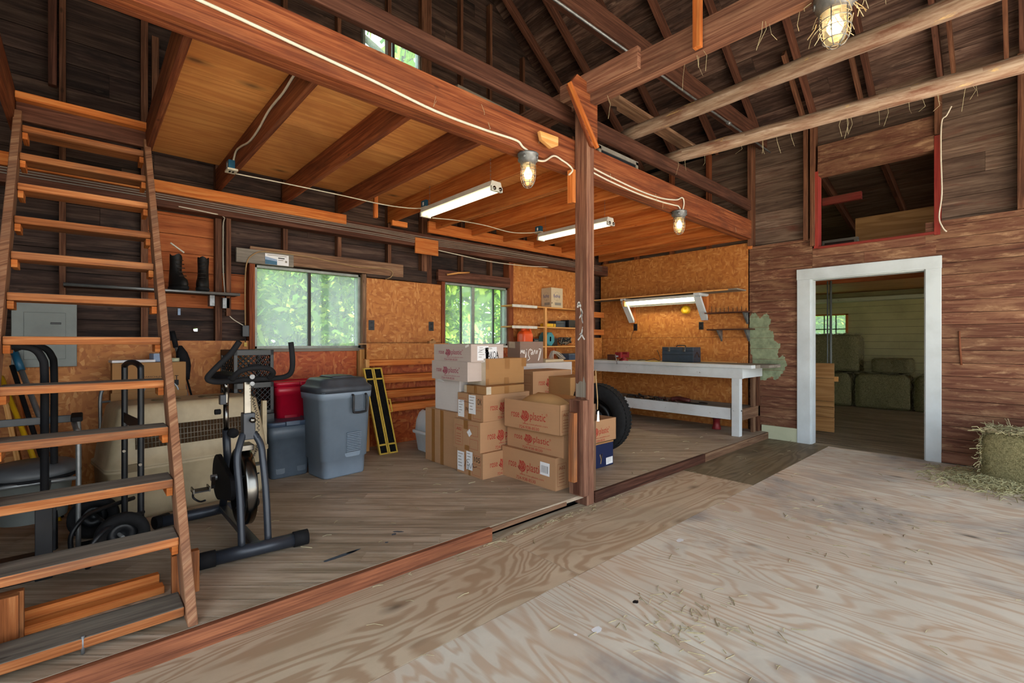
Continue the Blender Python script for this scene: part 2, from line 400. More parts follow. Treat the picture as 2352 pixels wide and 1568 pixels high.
def frame(o, ux, uy):
    """matrix with origin o, x axis ux, y axis uy, z = outward"""
    ux, uy = V(ux).normalized(), V(uy).normalized(); uz = ux.cross(uy)
    return Matrix(((ux.x, uy.x, uz.x, o[0]), (ux.y, uy.y, uz.y, o[1]), (ux.z, uy.z, uz.z, o[2]), (0, 0, 0, 1)))

def tag(o, label, cat, group=None, kind=None):
    if label: o['label'] = label
    if cat: o['category'] = cat
    if group: o['group'] = group
    if kind: o['kind'] = kind
    return o
def thing(name, label, cat, loc=(0, 0, 0), rz=0, group=None):
    o = bpy.data.objects.new(name, None); COL.objects.link(o); o.location = loc; o.rotation_euler = (0, 0, rz); o.empty_display_size = .1
    return tag(o, label, cat, group)
def struct(name, mb, **kw):
    o = mb.obj(name, **kw); o['kind'] = 'structure'; return o
def one(name, mb, label, cat, loc=(0, 0, 0), rz=0, group=None, **kw):
    return tag(mb.obj(name, None, loc, rz, **kw), label, cat, group)
def stuff(name, mb, label, cat, **kw):
    return tag(mb.obj(name, **kw), label, cat, None, 'stuff')
def kids(o): return [c for c in bpy.data.objects if c.parent == o]
def clone(root, loc, rz=0, label=None, group=None, scale=None):
    c = root.copy(); COL.objects.link(c); c.location = loc; c.rotation_euler = (0, 0, rz)
    if scale: c.scale = scale
    if label: c['label'] = label
    if group: c['group'] = group
    for k in kids(root):
        d = k.copy(); COL.objects.link(d); d.parent = c
        for q in kids(k):
            e = q.copy(); COL.objects.link(e); e.parent = d
    return c
def arc(cx, cy, r, a0, a1, n, f=lambda x, y: (x, y, 0)):
    return [f(cx + r * math.cos(math.radians(a0 + (a1 - a0) * i / n)), cy + r * math.sin(math.radians(a0 + (a1 - a0) * i / n))) for i in range(n + 1)]
def spline(pts, k=6):
    """Catmull-Rom through pts"""
    P = [V(p) for p in pts]; out = []
    for i in range(len(P) - 1):
        p0 = P[max(i - 1, 0)]; p1 = P[i]; p2 = P[i + 1]; p3 = P[min(i + 2, len(P) - 1)]
        for j in range(k):
            t = j / k
            out.append(.5 * ((2 * p1) + (p2 - p0) * t + (2 * p0 - 5 * p1 + 4 * p2 - p3) * t * t + (-p0 + 3 * p1 - 3 * p2 + p3) * t ** 3))
    out.append(P[-1]); return out
def rrect(x0, y0, x1, y1, r, n=4):
    """rounded rectangle ccw in 2D"""
    P = []
    for (cx, cy, a) in ((x1 - r, y0 + r, -90), (x1 - r, y1 - r, 0), (x0 + r, y1 - r, 90), (x0 + r, y0 + r, 180)):
        for i in range(n + 1):
            t = math.radians(a + 90 * i / n); P.append((cx + r * math.cos(t), cy + r * math.sin(t)))
    return P
def ring(poly, z): return [(p[0], p[1], z) for p in poly]
# ================================================================== the setting
XW, YW, DK = 6.88, 5.15, 0.09          # door wall face, window wall face, deck height
XL, YN = -1.35, -3.2                    # unseen side wall, open barn front
EAVE, TAN = 4.15, 0.75; XR = 6.98; XC = (XR + XL) / 2; RIDGE = EAVE + (XR - XC) * TAN

def cells(u0, u1, z0, z1, holes):
    us = sorted({u0, u1, *[min(max(h[0], u0), u1) for h in holes], *[min(max(h[1], u0), u1) for h in holes]})
    zs = sorted({z0, z1, *[min(max(h[2], z0), z1) for h in holes], *[min(max(h[3], z0), z1) for h in holes]})
    out = []
    for a, b in zip(zs, zs[1:]):
        run = None
        for c, d in zip(us, us[1:]):
            m = ((c + d) / 2, (a + b) / 2)
            if any(h[0] < m[0] < h[1] and h[2] < m[1] < h[3] for h in holes): run = None; continue
            if run and abs(run[1] - c) < 1e-9: run[1] = d
            else: run = [c, d, a, b]; out.append(run)
    return out

def boards(mb, ax, p, t, u0, u1, z0, z1, bh, mat, holes=(), clip=None, joint=2.6, back='dark_recess', zone=None):
    """horizontal boards on the plane ax=p (thickness t away from the room); zone(u,z)->material"""
    z = z0; k = 0
    while z < z1 - 1e-4:
        h = bh * random.uniform(.93, 1.07); zt = min(z + h, z1)
        a0, a1 = (u0, u1) if not clip else clip(zt, u0, u1)
        cuts = [a0]; x = a0 + random.uniform(.6, joint)
        while x < a1 - .4: cuts.append(x); x += random.uniform(joint * .8, joint * 1.5)
        cuts.append(a1)
        for c0, c1 in zip(cuts, cuts[1:]):
            r = random.random(); dt = random.uniform(0, .004)
            for (b0, b1, y0, y1) in cells(c0, c1, z + .002, zt - .0025, holes):
                if b1 - b0 < .004: continue
                mt = zone((b0 + b1) / 2, (y0 + y1) / 2) if zone else mat
                if ax == 'y': mb.box(b0, p + dt, y0, b1 - .002, p + t, y1, mt, 0, r)
                else: mb.box(p + dt, b0, y0, p + t, b1 - .002, y1, mt, 1, r)
        z = zt; k += 1
    if back:
        for (b0, b1, y0, y1) in cells(u0, u1, z0, z1, holes):
            if clip:
                n = max(1, int((y1 - y0) / .2))
                for i in range(n):
                    s0 = y0 + (y1 - y0) * i / n; s1 = y0 + (y1 - y0) * (i + 1) / n; a0, a1 = clip(s1, b0, b1)
                    if a1 > a0: (mb.box(a0, p + t, s0, a1, p + t + .02, s1, back, 0) if ax == 'y' else mb.box(p + t, a0, s0, p + t + .02, a1, s1, back, 1))
            elif ax == 'y': mb.box(b0, p + t, y0, b1, p + t + .02, y1, back, 0)
            else: mb.box(p + t, b0, y0, p + t + .02, b1, y1, back, 1)

# ---- main floor: plywood sheets (one long strip beside the deck, then sheets laid the other way)
mb = MB()
def sheet(x0, y0, x1, y1, mat, g): mb.box(x0 + .0025, y0 + .0025, -.02, x1 - .0025, y1 - .0025, random.uniform(-.0008, 0), mat, g)
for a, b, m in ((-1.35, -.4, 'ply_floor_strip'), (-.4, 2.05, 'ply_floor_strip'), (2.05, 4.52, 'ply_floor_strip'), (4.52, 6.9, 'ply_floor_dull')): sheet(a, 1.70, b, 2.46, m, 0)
x = 3.15 - 1.22 * 4
for i in range(8):
    a, b = max(x, XL), min(x + 1.22, 6.9)
    if b > a: sheet(a, -.74, b, 1.70, 'ply_floor', 1); sheet(a, YN - 1, b, -.74, 'ply_floor', 1)
    x += 1.22
mb.box(XL - .2, YN - 1, -.06, 6.99, 5.4, -.022, 'dark_recess')
struct('floor', mb)

# ---- raised plank deck: boards laid on the diagonal
mb = MB(); DX0, DX1, DY0, DY1 = XL, 6.9, 2.40, 5.27
du = V((.74, -.673)).normalized(); dn = V((.673, .74)).normalized()
def clip_poly(P, f):
    out = []
    for i in range(len(P)):
        a, b = P[i], P[(i + 1) % len(P)]; fa, fb = f(a), f(b)
        if fa >= 0: out.append(a)
        if (fa > 0) != (fb > 0) and abs(fa - fb) > 1e-9: out.append(a + (b - a) * (fa / (fa - fb)))
    return out
s = -1.5; hole = (1.92, 2.03, 2.40, 2.47)
while s < 9.5:
    w = random.choice((.125, .13, .14)); t0 = -8 + random.uniform(0, 2)
    while t0 < 8:
        ln = random.uniform(2.2, 3.6)
        P = [du * t0 + dn * (s + .0015), du * (t0 + ln - .002) + dn * (s + .0015), du * (t0 + ln - .002) + dn * (s + w - .0015), du * t0 + dn * (s + w - .0015)]
        for f in (lambda q: q.x - DX0, lambda q: DX1 - q.x, lambda q: q.y - DY0, lambda q: DY1 - q.y):
            if P: P = clip_poly(P, f)
        if len(P) >= 3:
            ou = random.random() * 40; zz = DK - random.uniform(0, .0012)
            mb.face([(q.x, q.y, zz) for q in P], 'deck_wood', [(q.dot(du) + ou, q.dot(dn) + ou) for q in P], False, random.random())
        t0 += ln
    s += w
mb.box(DX0, DY0 + .001, DK - .03, DX1, DY1, DK - .0025, 'deck_wood', 0)
mb.box(DX0, DY0 + .09, 0, DX1, DY1, DK - .03, 'dark_recess')
struct('floor_deck', mb)
# face board of the deck: broken away left of the post
mb = MB(); mb.beam((XL, 2.385, .043), (1.98, 2.382, .043), .035, .088, 'rim_wood'); mb.beam((1.2, 2.372, .025), (1.98, 2.372, .022), .012, .04, 'rim_wood'); struct('trim_1', mb, bev=.004)
mb = MB(); mb.beam((1.93, 2.40, .062), (2.75, 2.41, .060), .03, .03, 'timber_old'); struct('trim_2', mb, bev=.004)
mb = MB(); mb.beam((3.07, 2.385, .043), (5.0, 2.39, .043), .035, .088, 'timber_dark'); mb.beam((5.0, 2.392, .043), (6.86, 2.40, .043), .035, .086, 'timber_old'); struct('trim_3', mb, bev=.004)

# ---- window wall (gable end): weathered boards on studs
win_holes = [(1.27, 2.335, 1.25, 2.065), (3.50, 4.58, 1.265, 2.085), (2.44, 3.14, 4.45, 5.07), (.764, .800, 1.403, 1.433)]
def gclip(z, u0, u1):
    lim = max(0, (z - EAVE) / TAN - .45) if z > EAVE else 0
    return max(u0, XL - .1 + lim), min(u1, XR + .1 - lim)
mb = MB()
def zoneW(u, z):
    if .30 < u < 1.0 and 1.3 < z < 2.45: return 'siding_orange' if z > 1.62 else 'siding_dark'
    if 1.0 <= u < 1.27 and 1.62 < z < 1.95: return 'siding_orange'
    return 'siding_dark'
boards(mb, 'y', 5.25, .022, XL, XR + .02, 0, RIDGE, .19, 'siding_dark', win_holes + [(.42, .93, 1.33, 2.48), (.98, 1.21, 1.62, 1.97)], gclip)
boards(mb, 'y', 5.25, .022, .42, .93, 1.62, 2.48, .165, 'siding_orange', win_holes); boards(mb, 'y', 5.25, .022, .42, .93, 1.33, 1.62, .165, 'siding_dark', win_holes); boards(mb, 'y', 5.25, .022, .98, 1.21, 1.62, 1.97, .165, 'siding_orange')
struct('wall_back', mb)
# OSB sheathing low on the window wall
mb = MB()
def osbp(x0, z0, x1, z1, mat='osb', y=YW): mb.box(x0, y, z0, x1, y + .012, z1, mat, 2)
osbp(-1.3, DK, 1.22, 1.315); osbp(1.22, DK, 2.30, 1.225, 'osb_red'); osbp(2.40, 1.30, 3.47, 2.045); osbp(2.36, DK, 3.47, 1.297)
osbp(3.47, DK, 4.60, 1.255, 'osb_red'); osbp(4.69, DK, 5.65, 1.38, 'osb_red'); osbp(4.69, 1.383, 6.30, 2.50); osbp(5.653, DK, 6.86, 1.38)
struct('wall_back_panel', mb)
# ---- door wall, lower part faced flush with boards, upper part boards behind studs
DOOR = (.775, 1.885, -.1, 2.105); OPEN = (.70, 1.81, 2.50, 3.42)
mb = MB()
boards(mb, 'x', 6.99, .022, YN, 5.27, 2.45, EAVE + .15, .21, 'siding_grey', [OPEN], None)
boards(mb, 'x', 6.99, .022, 2.6, 5.27, 0, 2.45, .19, 'siding_dark', [], None)
boards(mb, 'x', XW, .03, 1.87, 2.64, 0, 2.63, .145, 'paint_worn', [DOOR], None)
boards(mb, 'x', XW, .03, .69, 1.87, 2.10, 2.50, .145, 'paint_worn', [DOOR], None)
boards(mb, 'x', XW, .03, -.05, .78, 0, 2.62, .135, 'paint_worn', [DOOR], None)
boards(mb, 'x', XW, .03, YN, -.05, 0, 2.76, .135, 'paint_worn', [], None)
# the brushed patch of pale green paint left of the door casing
outl0 = [(2.63, .80), (2.60, 1.05), (2.635, 1.30), (2.625, 1.66), (2.55, 1.70), (2.50, 1.64), (2.42, 1.69), (2.36, 1.60), (2.39, 1.47), (2.33, 1.44), (2.30, 1.30), (2.25, 1.27), (2.27, 1.10), (2.20, 1.12), (2.17, .98), (2.24, .86), (2.30, .80), (2.36, .84), (2.45, .78), (2.52, .80)]
outl = [(p.x + random.uniform(-.012, .012), p.y + random.uniform(-.012, .012)) for p in spline([(a_, b_, 0) for a_, b_ in outl0], 7)]
z = .78
while z < 1.71:
    zt = min(z + .145, 1.71); P = [V(p) for p in outl]
    mb2 = clip_poly(clip_poly(P, lambda q: q.y - z - .002), lambda q: zt - .002 - q.y)
    if len(mb2) > 2: mb.face([(XW - .0025, q.x, q.y) for q in mb2], 'green_paint')
    z = zt
struct('wall_right', mb)
mb = MB()
mb.box(XW, 2.655, 1.376, XW + .012, 5.19, 2.69, 'osb', 1); mb.box(XW, 2.655, DK, XW + .012, 5.19, 1.372, 'osb', 1)
struct('wall_right_panel', mb)
mb = MB(); mb.box(XW + .045, YN, .0, 6.985, .775, 2.5, 'dark_recess'); mb.box(XW + .045, 1.885, .0, 6.985, 2.62, 2.5, 'dark_recess'); mb.box(XW + .045, .775, 2.11, 6.985, 1.885, 2.48, 'dark_recess')
struct('wall_right_core', mb)
mb = MB(); mb.box(XW - .022, 2.03, 0, XW, 2.47, .178, 'green_board', 1); struct('baseboard_right', mb, bev=.003)
mb = MB(); mb.beam((XW - .012, .66, .06), (XW - .012, -2.6, .06), .024, .10, 'timber_post'); struct('baseboard_front', mb, bev=.003)
# casing of the doorway
mb = MB()
mb.box(XW - .03, 1.885, 0, XW, 2.035, 2.105, 'white_trim', 2); mb.box(XW - .03, .645, 0, XW, .775, 2.105, 'white_trim', 2); mb.box(XW - .032, .642, 2.105, XW, 2.04, 2.24, 'white_trim', 1)
mb.box(XW - .005, 1.872, 0, 7.03, 1.886, 2.106, 'white_trim', 2); mb.box(XW - .005, .774, 0, 7.03, .788, 2.106, 'white_trim', 2); mb.box(XW - .005, .788, 2.094, 7.03, 1.872, 2.107, 'white_trim', 1)
struct('door_1', mb, bev=.003)
# red framed hatch over the doorway
mb = MB()
mb.box(XW - .02, 1.80, 2.49, 7.0, 1.85, 3.46, 'paint_red', 2); mb.box(XW - .02, .655, 2.47, 7.0, .705, 3.55, 'paint_red', 2); mb.box(XW - .015, .70, 3.40, 7.0, 1.81, 3.56, 'paint_worn', 1); mb.box(XW - .005, .70, 3.56, 6.99, 1.81, 3.78, 'paint_worn', 1); mb.box(XW - .02, .70, 2.48, 7.0, 1.81, 2.51, 'paint_red', 1)
struct('trim_4', mb, bev=.003)

# ---- unseen sides: left wall and the open barn front (big doorway behind the viewer)
mb = MB(); boards(mb, 'x', XL - .03, .022, YN, 5.27, 0, EAVE + .1, .2, 'siding_dark', [(-2.9, 1.6, -1, 3.3)], None)  # wide opening added in this unseen wall to brighten the interior
struct('wall_left', mb)
mb = MB(); boards(mb, 'y', YN - .03, .022, XL, XR, 0, RIDGE, .2, 'siding_dark', [(XL + .15, 6.8, -1, 3.75)], gclip)  # unseen doorway widened to let in more daylight
struct('wall_front', mb)
# ---- roof: boards over rafters, both slopes
def roof_slope(sgn, name):
    mb = MB(); L = (XR - XC + .5) / math.cos(math.atan(TAN)); n = int(L / .2)
    dx, dz = -sgn * math.cos(math.atan(TAN)), math.sin(math.atan(TAN)); ex = XC + sgn * (XR - XC + .35); ez = RIDGE - (XR - XC + .35) * TAN + .15
    for i in range(n + 1):
        y = YN - .3
        while y < 5.5:
            ln = random.uniform(2, 3.6); y2 = min(y + ln, 5.55); a = .2 * i; b = a + .197; jt = random.uniform(0, .006)
            pts = [V((ex + dx * q, yy, ez + dz * q)) + V((sgn * dz, 0, abs(dx))) * (k + jt) for q in (a, b) for yy in (y, y2 - .003) for k in (0, .02)]
            if sgn > 0: pts = [pts[4], pts[5], pts[6], pts[7], pts[0], pts[1], pts[2], pts[3]]
            mb.hexa(pts, 'roof_boards', 1); y = y2
    A = V((ex, YN - .3, ez)) + V((sgn * dz, 0, abs(dx))) * .03; B = A + V((dx, 0, dz)) * (.2 * (n + 1))
    for pp in ([A, B, B + V((0, 9, 0)), A + V((0, 9, 0))],): mb.face(pp, 'dark_recess')
    struct(name, mb)
roof_slope(1, 'ceiling_roof_right'); roof_slope(-1, 'ceiling_roof_left')

# ---- loft floor seen from below: plywood sheets on joists
mb = MB()
for (a, b, y0, y1) in ((.40, 2.15, 2.60, 3.72), (.40, 2.15, 3.72, 5.02), (2.15, 4.55, 2.62, 3.72), (2.15, 4.55, 3.72, 5.12), (4.55, 6.86, 2.65, 3.72), (4.55, 6.86, 3.72, 5.2)):
    mb.box(a, y0 + .002, 2.925, b - .003, y1 - .002, 2.943, 'ply_ceiling', 0)
struct('ceiling_loft', mb)

# ================================================================== windows
def slider(name, x0, x1, z0, z1, bars, dust, yf=5.16):
    mb = MB(); t = .028
    mb.box(x0, yf, z0, x0 + t, yf + .08, z1, 'window_alu', 2); mb.box(x1 - t, yf, z0, x1, yf + .08, z1, 'window_alu', 2); mb.box(x0, yf, z0, x1, yf + .08, z0 + t, 'window_alu'); mb.box(x0, yf, z1 - t, x1, yf + .08, z1, 'window_alu')
    f = struct(name, mb, bev=.002)
    for (xb, w, m) in bars:
        b = MB(); b.box(xb - w / 2, yf + .02, z0 + t * .6, xb + w / 2, yf + .06, z1 - t * .6, m, 2); o = b.obj('window_bar', f); o['kind'] = 'structure'
    xs = [x0 + t] + [b[0] for b in bars] + [x1 - t]
    for i, (a, c) in enumerate(zip(xs, xs[1:])):
        g = MB(); g.face([(a, yf + .04, z0 + t), (c, yf + .04, z0 + t), (c, yf + .04, z1 - t), (a, yf + .04, z1 - t)], dust[i]); o = g.obj('window_pane', f); o['kind'] = 'structure'
    return f
slider('window_1', 1.25, 2.35, 1.235, 2.07, [(1.79, .03, 'window_dark')], ['glass_dusty', 'glass_dusty'])
slider('window_2', 3.49, 4.60, 1.255, 2.09, [(3.79, .014, 'window_dark'), (3.99, .045, 'window_alu'), (4.36, .014, 'window_dark')], ['glass_dusty', 'glass_dusty_more', 'glass_dusty_more', 'glass_dusty'])
slider('window_3', 2.40, 3.16, 4.42, 5.10, [(2.80, .03, 'window_dark')], ['glass_dusty', 'glass_dusty'], 5.2)
# jambs, sills and header boards round the windows
n = 5
def trimbox(c, mat, g=0, bev=.003):
    global n
    mb = MB(); mb.box(*c, mat, g); struct('trim_%d' % n, mb, bev=bev); n += 1
trimbox((1.20, 5.12, 1.18, 1.25, 5.25, 2.10), 'timber', 2); trimbox((2.35, 5.11, 1.24, 2.40, 5.25, 2.08), 'timber_old', 2); trimbox((1.22, 5.12, 1.205, 2.38, 5.25, 1.237), 'board_grey', 0)
trimbox((3.44, 5.13, 1.25, 3.49, 5.25, 2.10), 'timber', 2); trimbox((4.60, 5.12, 1.255, 4.69, 5.25, 2.62), 'timber', 2); trimbox((3.47, 5.10, 1.225, 4.64, 5.25, 1.255), 'bone_white', 0)
trimbox((1.08, 5.085, 2.07, 1.6, 5.13, 2.205), 'board_grey', 0); trimbox((1.2, 5.09, 2.085, 2.86, 5.13, 2.235), 'timber_old', 0); trimbox((2.40, 5.10, 2.05, 3.20, 5.13, 2.19), 'siding_dark', 0); trimbox((3.36, 5.09, 2.09, 4.60, 5.14, 2.235), 'timber_dark', 0)
trimbox((4.69, 5.135, 1.37, 4.702, 5.155, 2.52), 'pine', 2); trimbox((2.32, 5.11, .85, 2.38, 5.25, 1.22), 'pine', 2)

# ================================================================== the hay room beyond the doorway
mb = MB()
for i in range(40):
    x0 = 6.9 + i * .14
    if x0 > 12.5: break
    mb.box(x0 + .001, -3, -.02, x0 + .138, 6, -.001 - random.uniform(0, .002), 'far_floor', 1)
mb.box(6.9, -3, -.04, 12.5, 6, -.021, 'dark_recess')
struct('floor_hay_room', mb)
mb = MB(); boards(mb, 'x', 12.2, .02, -3, 6, 0, 3.2, .145, 'far_green', [(2.66, 3.70, 1.36, 1.90)], None, 6)
struct('wall_hay_room_back', mb)
mb = MB()
boards(mb, 'y', -3.0, .02, 7, 12.3, 0, 3.6, .2, 'far_green', [(8.8, 11.2, .7, 2.0), (7.2, 12.0, 2.52, 3.5)], None)  # unseen upper opening added to light the hatch loft, lower one sized for brightness
struct('wall_hay_room_side', mb)
mb = MB(); boards(mb, 'y', 5.98, .02, 7, 12.3, 0, 3.6, .2, 'far_green', [(9.0, 10.0, 1.2, 2.0), (7.2, 12.0, 2.52, 3.5)], None); struct('wall_hay_room_end', mb)  # upper opening added at this unseen end too, lighting the hatch loft
mb = MB(); mb.box(7.0, -3, 2.36, 12.3, 6, 2.38, 'ply_plain', 1); struct('ceiling_hay_room', mb)
mb = MB(); mb.box(8.45, -2.5, 2.19, 8.49, 5.5, 2.36, 'siding_orange', 1); struct('beam_hay_room', mb, bev=.004)
mb = MB(); mb.box(11.9, -2.5, 2.16, 12.2, 5.5, 2.235, 'green_board', 1); struct('trim_hay_room', mb, bev=.004)
mb = MB(); mb.box(8.1, 1.60, 2.262, 8.44, 2.6, 2.285, 'pine', 1); mb.box(8.1, 1.2, 2.245, 8.3, 1.6, 2.275, 'timber_dark', 1); struct('trim_hay_room_board', mb)
wm = MB()
for (a, b, c, d) in ((2.64, 2.68, 1.34, 1.92), (3.68, 3.72, 1.34, 1.92)): wm.box(12.17, a, c, 12.22, b, d, 'timber_orange', 2)
wm.box(12.17, 2.64, 1.89, 12.22, 3.72, 1.92, 'timber_orange', 1); wm.box(12.17, 2.64, 1.34, 12.22, 3.72, 1.37, 'timber_orange', 1)
f = struct('window_4', wm)
b = MB()
for yy in (2.86, 3.08, 3.40): b.box(12.19, yy - .01, 1.37, 12.21, yy + .01, 1.89, 'window_dark', 2)
b.box(12.19, 2.68, 1.58, 12.21, 3.68, 1.60, 'window_dark', 1); b.obj('window_bar', f)['kind'] = 'structure'
b = MB(); b.face([(12.205, 2.66, 1.36), (12.205, 3.70, 1.36), (12.205, 3.70, 1.90), (12.205, 2.66, 1.90)], 'glass_dusty'); b.obj('window_pane', f)['kind'] = 'structure'
# its low roof, seen through the red hatch
mb = MB()
for i in range(32):
    x0 = 7.0 + i * .18; f0 = lambda x: 4.05 - .24 * (x - 7)
    c = [V((x, y, f0(x) + k)) for x in (x0, x0 + .177) for y in (-3, 6) for k in (0, .02)]
    mb.hexa(c, 'siding_grey', 1)
mb.face([(6.9, -3, 4.13), (13, -3, 2.67), (13, 6, 2.67), (6.9, 6, 4.13)], 'dark_recess'); struct('ceiling_lean_to', mb)
mb = MB(); mb.box(7.02, -3, 2.44, 12.2, 6, 2.46, 'ply_plain', 1); struct('floor_lean_to_loft', mb)
for k, yy in enumerate((-.1, .62, 1.33, 2.05)):
    mb = MB(); mb.beam((7.02, yy, 3.96), (12.2, yy, 2.715), .05, .14, 'timber_dark'); one('lean_to_rafter', mb, ('dark rafter of the low roof seen through the red hatch', 'second dark rafter of the low roof inside the red hatch', 'middle dark rafter crossing the view through the red hatch', 'last dark rafter deep inside the red hatch')[k], 'rafter', group='lean-to rafters')
mb = MB(); mb.box(8.5, .55, 2.46, 8.53, 1.75, 3.14, 'ply_plain', 1); one('plywood_sheet', mb, 'tan plywood sheet standing on edge inside the red hatch', 'plywood')
mb = MB(); mb.box(8.0, 1.62, 2.46, 8.08, 2.05, 2.78, 'board_grey', 1, M=None); mb.box(7.97, 1.66, 2.50, 8.0, 2.01, 2.74, 'siding_dark', 1); one('old_panel', mb, 'dark old panel leaning beside the plywood in the red hatch', 'panel', bev=.004)
mb = MB(); mb.box(7.6, 1.50, 3.20, 7.66, 1.95, 3.30, 'paint_red', 1); one('red_board', mb, 'short red board high inside the red hatch', 'board', bev=.003)

# ================================================================== timber frame, one piece each
ORD = ['first', 'second', 'third', 'fourth', 'fifth', 'sixth', 'seventh', 'eighth', 'ninth', 'tenth', 'eleventh', 'twelfth']
mb = MB(); mb.beam((-1.3, 2.455, 2.812), (6.74, 2.575, 2.835), .04, .25, 'timber'); mb.beam((-1.3, 2.50, 2.81), (6.74, 2.62, 2.833), .045, .244, 'timber'); mb.beam((-1.3, 2.545, 2.808), (6.74, 2.665, 2.831), .04, .24, 'timber')
one('loft_beam', mb, 'long red-brown built-up beam carrying the front edge of the loft', 'beam', bev=.004)
mb = MB(); mb.beam((-1.3, 2.53, 3.155), (6.72, 2.575, 3.16), .05, .14, 'timber_dark'); one('tie_beam', mb, 'dark dusty tie beam running just above the loft beam', 'beam', bev=.008)
mb = MB(); mb.beam((3.0, 5.2, 3.29), (3.0, -3.1, 3.29), .075, .20, 'timber_post'); lap = mb
o = one('cross_beam', mb, 'reddish cross beam lying on the tie beam above the post', 'beam', bev=.006)
mb = MB(); mb.box(2.92, 1.88, 3.26, 2.962, 2.62, 3.415, 'timber_post', 1); mb.obj('scab_board', o, bev=.004)
mb = MB(); mb.beam((1.2, 2.50, 4.05), (6.9, 2.46, 4.05), .10, .20, 'timber_dark'); one('collar_beam', mb, 'dark upper tie timber with a steel rod beside it, near the roof', 'beam', bev=.006)
mb = MB(); mb.tube([(1.6, 2.40, 3.86), (6.85, 2.36, 3.86)], .011, 'galv'); mb.tube([(4.98, 2.372, 3.86), (5.06, 2.372, 3.86)], .022, 'galv'); mb.tube([(5.55, 2.37, 3.86), (5.62, 2.37, 3.86)], .022, 'galv')
one('tie_rod', mb, 'thin steel tie rod with nuts beside the upper tie timber', 'rod')
mb = MB(); mb.box(2.885, 1.405, 3.18, 2.925, 1.455, 4.35, 'timber_orange', 2); one('hanger_board', mb, 'short orange upright board nailed to the side of the cross beam', 'board', bev=.003)
# peeled log poles
def log(p, q, r, name, label):
    mb = MB(); P, Q = V(p), V(q); N = 26; pts = []; rr = []
    for i in range(N + 1):
        t = i / N; pts.append(P.lerp(Q, t) + V((random.uniform(-.003, .003), 0, random.uniform(-.003, .003)))); rr.append(r * (random.uniform(.95, 1.05)) * (.80 if i == 0 else 1))
    mb.tube(pts, rr, 'log_wood', 12); return one(name, mb, label, 'log pole', group='peeled log poles')
log((3.87, 2.70, 3.288), (3.83, -3.0, 3.33), .062, 'log_pole', 'peeled log pole nearer the cross beam, resting on the tie beam')
log((4.70, 2.68, 3.292), (5.35, -2.6, 3.33), .066, 'log_pole', 'peeled log pole farther from the cross beam, splintered pale along its side')
mb = MB(); P = [(-.0, -.07), (.04, -.02), (.10, -.05), (.16, .03), (.25, .07), (1.9, .07), (1.9, -.08), (.0, -.08)]
mb.prism([(a, b) for a, b in [(0, .02), (.05, -.07), (1.75, -.07), (1.75, .07), (.22, .07), (.16, .03), (.10, .06)]], .035, frame((3.48, 2.53, 3.47), (1, .03, 0), (-.03, 1, 0)), 'timber_old')
one('broken_plank', mb, 'loose plank with a splintered end lying across the log poles', 'plank', bev=.003)

# the post with its brace and the short pieces nailed to its foot
t = thing('support_post', 'square brown post at the deck edge carrying the beams', 'post', (3.006, 2.43, 0))
mb = MB(); mb.box(-.046, -.061, 0, .046, .061, 3.30, 'timber_post', 2)
# white paint marks on the face towards the door side
FM = frame((-.0475, 0, 0), (0, -1, 0), (0, 0, 1))
mk = lambda pts: mb.poly(pts, FM, 'paint_splash', .0005)
for cx, cz, w, h, a in ((-.022, 1.615, .018, .014, .3), (-.012, 1.60, .012, .022, .9), (-.03, 1.59, .01, .012, .1), (.006, 1.555, .010, .03, .5), (.010, 1.53, .006, .035, .1), (.0, 1.515, .007, .03, -.6), (.012, 1.49, .005, .04, .15), (.018, 1.47, .004, .02, .2)):
    c, s_ = math.cos(a), math.sin(a); mk([(cx + c * x - s_ * y, cz + s_ * x + c * y) for x, y in ((-w, -h / 2), (w * .2, -h), (w, -h * .3), (w * .5, h), (-w * .4, h * .7))])
mb.stroke([(.016, 1.405), (.013, 1.385), (.008, 1.365)], .012, FM, 'paint_splash'); mb.stroke([(.008, 1.368), (.0, 1.345), (-.028, 1.318)], .012, FM, 'paint_splash'); mb.stroke([(.008, 1.368), (.022, 1.345), (.04, 1.322)], .012, FM, 'paint_splash'); mb.stroke([(.01, 1.38), (-.012, 1.362)], .006, FM, 'paint_splash'); mb.stroke([(.015, 1.40), (.02, 1.425)], .005, FM, 'paint_splash')
mb.poly([(-.05, .86), (.05, .86), (.052, .97), (.03, 1.03), (.02, .985), (-.01, .99), (-.03, .965), (-.05, .97)], FM, 'board_grey', .0006)
mb.obj('post_timber', t, bev=.004)
mb = MB(); mb.box(-.12, -.085, DK, -.048, .06, .845, 'timber_post', 2); mb.box(-.128, -.055, .10, -.118, .01, .84, 'timber_dark', 2); mb.obj('foot_block', t, bev=.004)
mb = MB(); mb.box(-.165, -.03, .20, -.121, .03, .745, 'tread_wood', 2); mb.obj('nailed_batten', t, bev=.003)
mb = MB(); mb.box(.05, -.045, DK + .002, .092, .055, .80, 'timber_old', 2); mb.obj('side_board', t, bev=.003)
mb = MB(); mb.prism([(-.30, 3.24), (-.02, 2.86), (.05, 2.86), (.05, 3.32), (-.2, 3.36)], .03, Matrix.Translation((0, -.062, 0)) @ Matrix.Rotation(PI / 2, 4, 'X'), 'timber'); mb.beam((-.31, -.105, 3.25), (.03, -.105, 2.85), .03, .022, 'timber_orange'); mb.obj('corner_brace', t, bev=.002)
mb = MB(); mb.box(-.085, .05, 2.43, -.048, .11, 2.70, 'timber_orange', 2); mb.obj('hanging_batten', t, bev=.003)
